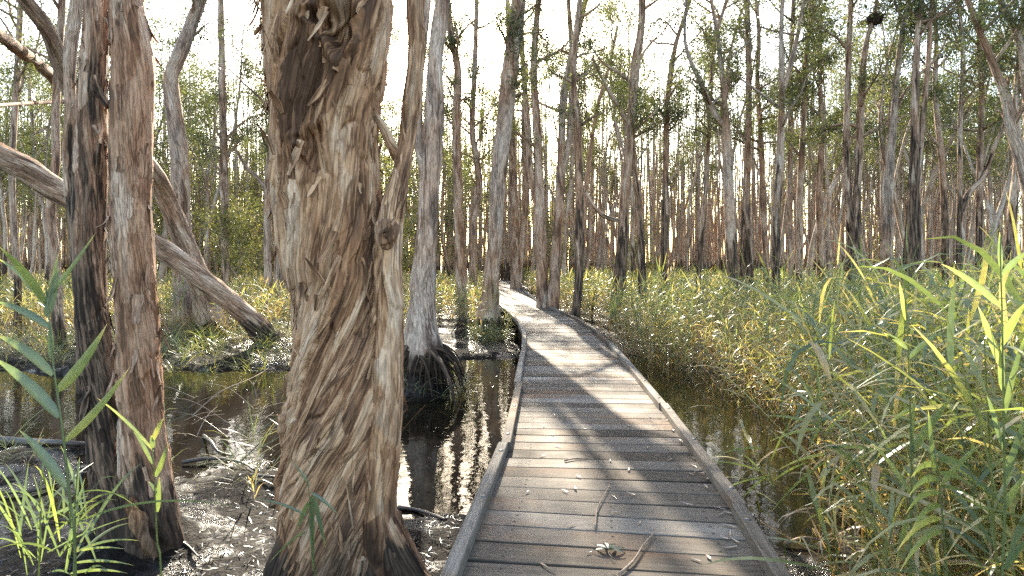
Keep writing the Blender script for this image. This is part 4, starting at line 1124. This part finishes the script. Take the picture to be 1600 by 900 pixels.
reed('arching reed with a feathery fan of shining leaves in the right foreground', 1.95, [(1480, 960), (1478, 880), (1472, 800), (1464, 730), (1460, 700)], fan)
fan = [((1285, 670), (1202, 690), {'w': .016, 'tone': .4}), ((1280, 665), (1195, 650), {'w': .014, 'tone': .3}), ((1283, 668), (1265, 700), {'w': .014, 'tone': .1}), ((1288, 680), (1330, 640), {'w': .014, 'tone': .45}), ((1284, 660), (1262, 618), {'w': .012, 'tone': .2}), ((1290, 700), (1385, 708), {'w': .016, 'tone': .1}),
       ((1292, 720), (1205, 800), {'w': .014, 'tone': .2}), ((1290, 690), (1352, 740), {'w': .02, 'tone': .1}), ((1282, 640), (1276, 560), {'w': .012, 'tone': .35}), ((1290, 710), (1215, 735), {'w': .016, 'tone': .4}), ((1296, 760), (1370, 700), {'w': .018, 'tone': .3})]
reed('bending reed reaching its pale leaves over the right kerb', 3.0, [(1318, 960), (1306, 850), (1296, 760), (1288, 690), (1281, 630), (1276, 590)], fan)
fan = [((1185, 735), (1108, 722), {'w': .013, 'tone': .4}), ((1200, 745), (1120, 770), {'w': .012, 'tone': .35}), ((1205, 740), (1150, 790), {'w': .014, 'tone': .15}), ((1190, 700), (1110, 715), {'w': .011, 'tone': .5}), ((1210, 760), (1135, 690), {'w': .013, 'tone': .3}), ((1205, 720), (1240, 650), {'w': .014, 'tone': .4}), ((1210, 750), (1270, 720), {'w': .014, 'tone': .2})]
reed('low reed sprawling onto the right kerb of the boardwalk', 3.9, [(1232, 905), (1222, 830), (1208, 760), (1196, 715)], fan)

# ------------------------------------------------------------------ litter and sticks
rng = np.random.default_rng(808)
lt = MB()
n = 90000
y = np.concatenate([2.4 + 15 * rng.random(n - 26000)**1.9, rng.uniform(9, 17, 26000)]); x = rng.uniform(-.95, .75, n) * y
z = gh(x, y); off = np.abs(deck_off(x, y))
keep = (off > HALF + .05) & (z > WATER - .02 - .0 * x)
fl = (off > HALF + .05) & (z <= WATER - .02) & (rng.random(n) < .12)
z = np.where(fl, WATER + .004, z + .008); keep |= fl
x, y, z = x[keep], y[keep], z[keep]; N = len(x)
a = rng.uniform(0, 6.28, N); d = np.stack([np.cos(a), np.sin(a), rng.normal(size=N) * .22], -1); s2 = np.stack([-np.sin(a), np.cos(a), rng.normal(size=N) * .25], -1)
ln = rng.uniform(.02, .13, N)[:, None] * rng.uniform(.4, 1, N)[:, None]; wd = rng.uniform(.002, .009, N)[:, None]; c = np.stack([x, y, z], -1)
V = np.stack([c - d * ln / 2, c + s2 * wd / 2, c + d * ln / 2, c - s2 * wd / 2], 1).reshape(-1, 3)
lt.add(V, np.arange(4 * N).reshape(-1, 4), None, None, np.repeat(np.clip(rng.normal(.2, .24, N), 0, 1), 4))
tag(lt.build('leaf_litter', M_LITTER, None, smooth=False), 'sodden bark scraps and dead leaves over the black mud', 'leaf litter', kind='stuff')

def stick(label, pts, r0, mat_=M_DARKSTICK, group='sticks lying in the swamp', name='fallen_stick', n=7, side=None):
    pts = [np.array(p, float) for p in pts]; o3 = pts[0].copy()
    m = MB(); tube(m, pts, np.linspace(r0, r0 * .45, len(pts)), n, .06, d_mid(1.3), seed=pts[0][0])
    if side is not None:
        q = pts[len(pts) // 2]; tube(m, [q, q + np.array(side) * .6, q + np.array(side)], [r0 * .5, r0 * .35, r0 * .2], 5, .06, d_mid(1.3))
    tag(m.build(name, mat_, None, o3), label, 'stick', group)
def gp(px, py, up=.02):
    q = G(px, py, WATER)
    for _ in range(4): q = G(px, py, max(float(gh(q[0], q[1])), WATER) + up)
    return q
stick('black waterlogged stick in the pool between the giant tree and the boardwalk', [gp(622, 793), (gp(655, 798) + gp(660, 798)) / 2, gp(697, 812)], .022)
stick('thick dark log lying in the water behind the broad-leaved reed', [gp(-60, 684, .05), gp(30, 690, .05), gp(95, 692, .05), gp(145, 694, .04)], .055, name='sunken_log')
stick('curved root-like stick on the mud right of the twin-stemmed tree', [gp(250, 838), gp(272, 842), gp(292, 852), gp(312, 872)], .012)
stick('black forked branch lying across the mud below the left pool', [gp(285, 722, .03), gp(330, 716, .05), gp(375, 722, .04), gp(398, 735, .02)], .02, side=(.12, .25, .14))
stick('dark bent branch poking up at the edge of the left pool', [gp(318, 680, .02), gp(330, 690, .12), gp(340, 705, .06), gp(365, 712, .01)], .017)
stick('slim black stick near the giant trunk on the wet mud', [gp(392, 742, .02), gp(425, 745, .04), gp(448, 748, .03)], .015)
stick('thin dark stick lying on the far left mud bank', [gp(268, 565, .03), gp(300, 563, .05), gp(322, 568, .03)], .022)
stick('straw coloured dead cane fallen across the left pool', [gp(300, 650, .02), gp(345, 612, .25), gp(395, 590, .3), gp(420, 575, .2)], .008, M_TWIG)
stick('short grey stick half sunk in mud at the bottom left', [gp(-10, 770, .02), gp(60, 765, .03), gp(120, 745, .02)], .02)
stick('grey broken stick beside the reeds on the right mud', [gp(1225, 850, .02), gp(1260, 840, .05), gp(1300, 850, .02)], .013, M_TWIG)

rng = np.random.default_rng(4242)
for k in range(16):
    q = gp(rng.uniform(262, 432), rng.uniform(590, 720), 0.)
    az = rng.uniform(0, 6.28); L_ = rng.uniform(.4, 1.1); up = rng.uniform(.12, .6)
    d = np.array([math.cos(az), math.sin(az), 0])
    stick('thin dead cane slanting out of the left pool', [q + [0, 0, -.05], q + d * L_ * .5 + [0, 0, L_ * up * .6], q + d * L_ + [0, 0, L_ * up * .8]], rng.uniform(.003, .006), M_TWIG if k % 3 else M_DARKSTICK, 'dead canes in the left pool', 'dead_cane', 5)
# fan-leaved clump by the split orange paperbark
for (px, py, Y_, sc_, lab) in ((962, 452, 16.5, 1.0, 'dark green fan-leaved clump at the foot of the split orange paperbark'), (925, 452, 19.5, .9, 'leafy green clump between the burnt corner trunk and the split orange paperbark')):
    b_ = P(px, py, Y_); b_[2] = float(gh(b_[0], b_[1])); cl_ = thing('fan_palm', lab, 'shrub', b_); m = MB()
    for a in range(34):
        az = rng.uniform(0, 6.28); el = rng.uniform(.3, 1.35)
        V, Q = strip(b_ + [0, 0, .25 + .2 * rng.random()], (math.cos(az) * math.cos(el), math.sin(az) * math.cos(el), math.sin(el)), rng.uniform(.6, 1.15) * sc_, .045, rng.uniform(.3, 1.2), rng, 5)
        m.add(V, Q, None, None, rng.uniform(-.15, .15))
    m.build('fronds', M_REED, cl_, b_, smooth=False)
    m = MB(); tube(m, [b_ + [0, 0, -.1], b_ + [0, 0, .45]], [.05, .03], 8, .1); o = m.build('stem', M_BARK, cl_, b_); o['char'] = 0.; o['grey'] = 0.
stick('long pale forked twig lying on the planks at the front of the boardwalk', [G(968, 897, .012), G(990, 876, .016), G(1005, 852, .018), G(1022, 833, .016)], .0085, M_TWIG, 'twigs on the boardwalk', 'fallen_twig', side=(.03, .012, .004))
stick('wavy thin twig standing lengthwise across several planks mid boardwalk', [G(930, 826, .01), G(933, 795, .014), G(942, 778, .013), G(953, 757, .011)], .0058, M_TWIG, 'twigs on the boardwalk', 'fallen_twig')
stick('short twig lying along a plank near the boardwalk centre', [G(882, 720, .011), G(900, 716, .013), G(920, 717, .011)], .007, M_TWIG, 'twigs on the boardwalk', 'fallen_twig')
stick('small twig scrap on the left front planks', [G(845, 880, .01), G(856, 887, .012), G(868, 893, .01)], .005, M_TWIG, 'twigs on the boardwalk', 'fallen_twig')

def deck_leaf(px, py, L, w, ang, tone, label, group, curl=.15):
    c = G(px, py, .007); m = MB(); V = []
    u = np.array([math.cos(ang), math.sin(ang), 0]); s_ = np.array([-u[1], u[0], 0]); N = 6
    for i in range(N + 1):
        t = i / N - .5; pr = math.sin(math.pi * min(.98, max(.02, i / N)))**.8
        p = c + u * L * t + s_ * .12 * L * (t * t) + np.array([0, 0, curl * L * 2 * t * t])
        for e in (-1, 0, 1): V.append(p + s_ * e * w / 2 * pr + np.array([0, 0, .25 * w * abs(e) * pr + .001]))
    m.add(V, [(3 * i + e, 3 * i + e + 1, 3 * i + e + 4, 3 * i + e + 3) for i in range(N) for e in (0, 1)], None, None, tone)
    tag(m.build('fallen_leaf', M_DRY, None, c), label, 'leaf', group)
for (px, py) in ((954, 723), (979, 735), (896, 764), (890, 820), (960, 802), (957, 773), (900, 745), (985, 772), (940, 690), (912, 668), (870, 698), (866, 650), (905, 640), (935, 655), (960, 640), (985, 665), (850, 670), (1030, 670), (880, 770), (822, 770), (842, 712), (862, 678),
                 (1010, 700), (920, 862), (1086, 875), (1104, 868), (1130, 845), (1003, 815), (1070, 790), (880, 560), (905, 575), (930, 600), (868, 540), (895, 610), (1048, 716), (1015, 650)):
    deck_leaf(px + rng.normal() * 2, py + rng.normal() * 2, rng.uniform(.045, .085), rng.uniform(.010, .018), rng.uniform(0, 6.28), rng.uniform(.25, 1), 'dry curled gum leaf lying loose on the boardwalk planks', 'dry leaves scattered on the boardwalk', rng.uniform(.02, .3))
for k in range(26):
    t = k / 26; px = 1030 + 130 * t + rng.normal() * 9; py = 650 + 200 * t + rng.normal() * 12
    deck_leaf(px, py, rng.uniform(.05, .1), rng.uniform(.010, .018), rng.uniform(0, 6.28), rng.uniform(.1, .9), 'dry leaf caught in the drift along the right kerb', 'dry leaves along the right kerb', rng.uniform(.05, .35))
# the fresh sprig lying on the planks
c0 = G(950, 862, .01); sp = thing('leaf_sprig', 'fallen green leaf sprig lying on the front planks', 'sprig', c0)
m = MB()
for a, L in ((-.3, .07), (.35, .075), (1.0, .07), (1.65, .075), (2.3, .07), (3.0, .06)):
    V = []
    u = np.array([math.cos(a), math.sin(a), .12]); s_ = np.array([-math.sin(a), math.cos(a), 0])
    for i in range(6):
        t = i / 5; pr = math.sin(math.pi * min(.97, t * .93 + .06))
        for e in (-1, 0, 1): V.append(c0 + u * L * t * 1.25 + s_ * e * .0125 * pr + np.array([0, 0, .012 - .02 * t * t + .004 * abs(e)]))
    m.add(V, [(3 * i + e, 3 * i + e + 1, 3 * i + e + 4, 3 * i + e + 3) for i in range(5) for e in (0, 1)], None, None, rng.uniform(.1, .8))
m.build('leaves', M_SPRIG, sp, c0)
m = MB(); tube(m, [c0 + [0, 0, .01], c0 + [.0, -.04, .006], c0 + [.012, -.07, .003]], [.0025, .002, .0015], 6, .02); m.build('stem', M_TWIG, sp, c0)

# ------------------------------------------------------------------ light, sky, camera
SUN_EL, SUN_AZ = math.radians(27), math.atan2(705 - CX, F)     # azimuth measured from +Y toward +X
sd = Vector((math.sin(SUN_AZ) * math.cos(SUN_EL), math.cos(SUN_AZ) * math.cos(SUN_EL), math.sin(SUN_EL)))
L = bpy.data.lights.new('sun', 'SUN'); L.energy = 5.0; L.angle = math.radians(.53); L.color = (1., .93, .82)
lo = bpy.data.objects.new('sun', L); COL.objects.link(lo); lo.rotation_euler = (-sd).to_track_quat('-Z', 'Y').to_euler(); lo.location = (0, 0, 30)
W = bpy.data.worlds.new('World'); SC.world = W; W.use_nodes = True
nt = W.node_tree; nt.nodes.clear()
ow = nt.nodes.new('ShaderNodeOutputWorld'); bg = nt.nodes.new('ShaderNodeBackground'); sky = nt.nodes.new('ShaderNodeTexSky')
sky.sky_type = 'NISHITA'; sky.sun_disc = False; sky.sun_elevation = SUN_EL; sky.sun_rotation = SUN_AZ
sky.air_density = 1.0; sky.dust_density = 1.4; sky.ozone_density = 1.0
nt.links.new(sky.outputs[0], bg.inputs[0]); bg.inputs[1].default_value = .15; nt.links.new(bg.outputs[0], ow.inputs[0])

cam = bpy.data.cameras.new('camera'); co = bpy.data.objects.new('camera', cam); COL.objects.link(co)
co.location = (0, 0, EYE); co.rotation_euler = (math.pi / 2, 0, 0)
cam.sensor_width = 36; cam.lens = 36 * F / 1600; cam.shift_y = -(450 - HY) / 1600; cam.clip_end = 1000; cam.clip_start = .05
SC.camera = co
SC.view_settings.view_transform = 'Standard'; SC.view_settings.look = 'None'; SC.view_settings.gamma = 1; SC.view_settings.use_curve_mapping = False
SC.view_settings.exposure = 2.45
SC.view_settings.use_white_balance = True; SC.view_settings.white_balance_temperature = 7200; SC.view_settings.white_balance_tint = 8
SC.cycles.use_adaptive_sampling = False; SC.cycles.use_denoising = False; SC.cycles.denoising_prefilter = 'NONE'
SC.cycles.max_bounces = 8; SC.cycles.diffuse_bounces = 4; SC.cycles.glossy_bounces = 3; SC.cycles.transmission_bounces = 4
SC.cycles.sample_clamp_indirect = 3
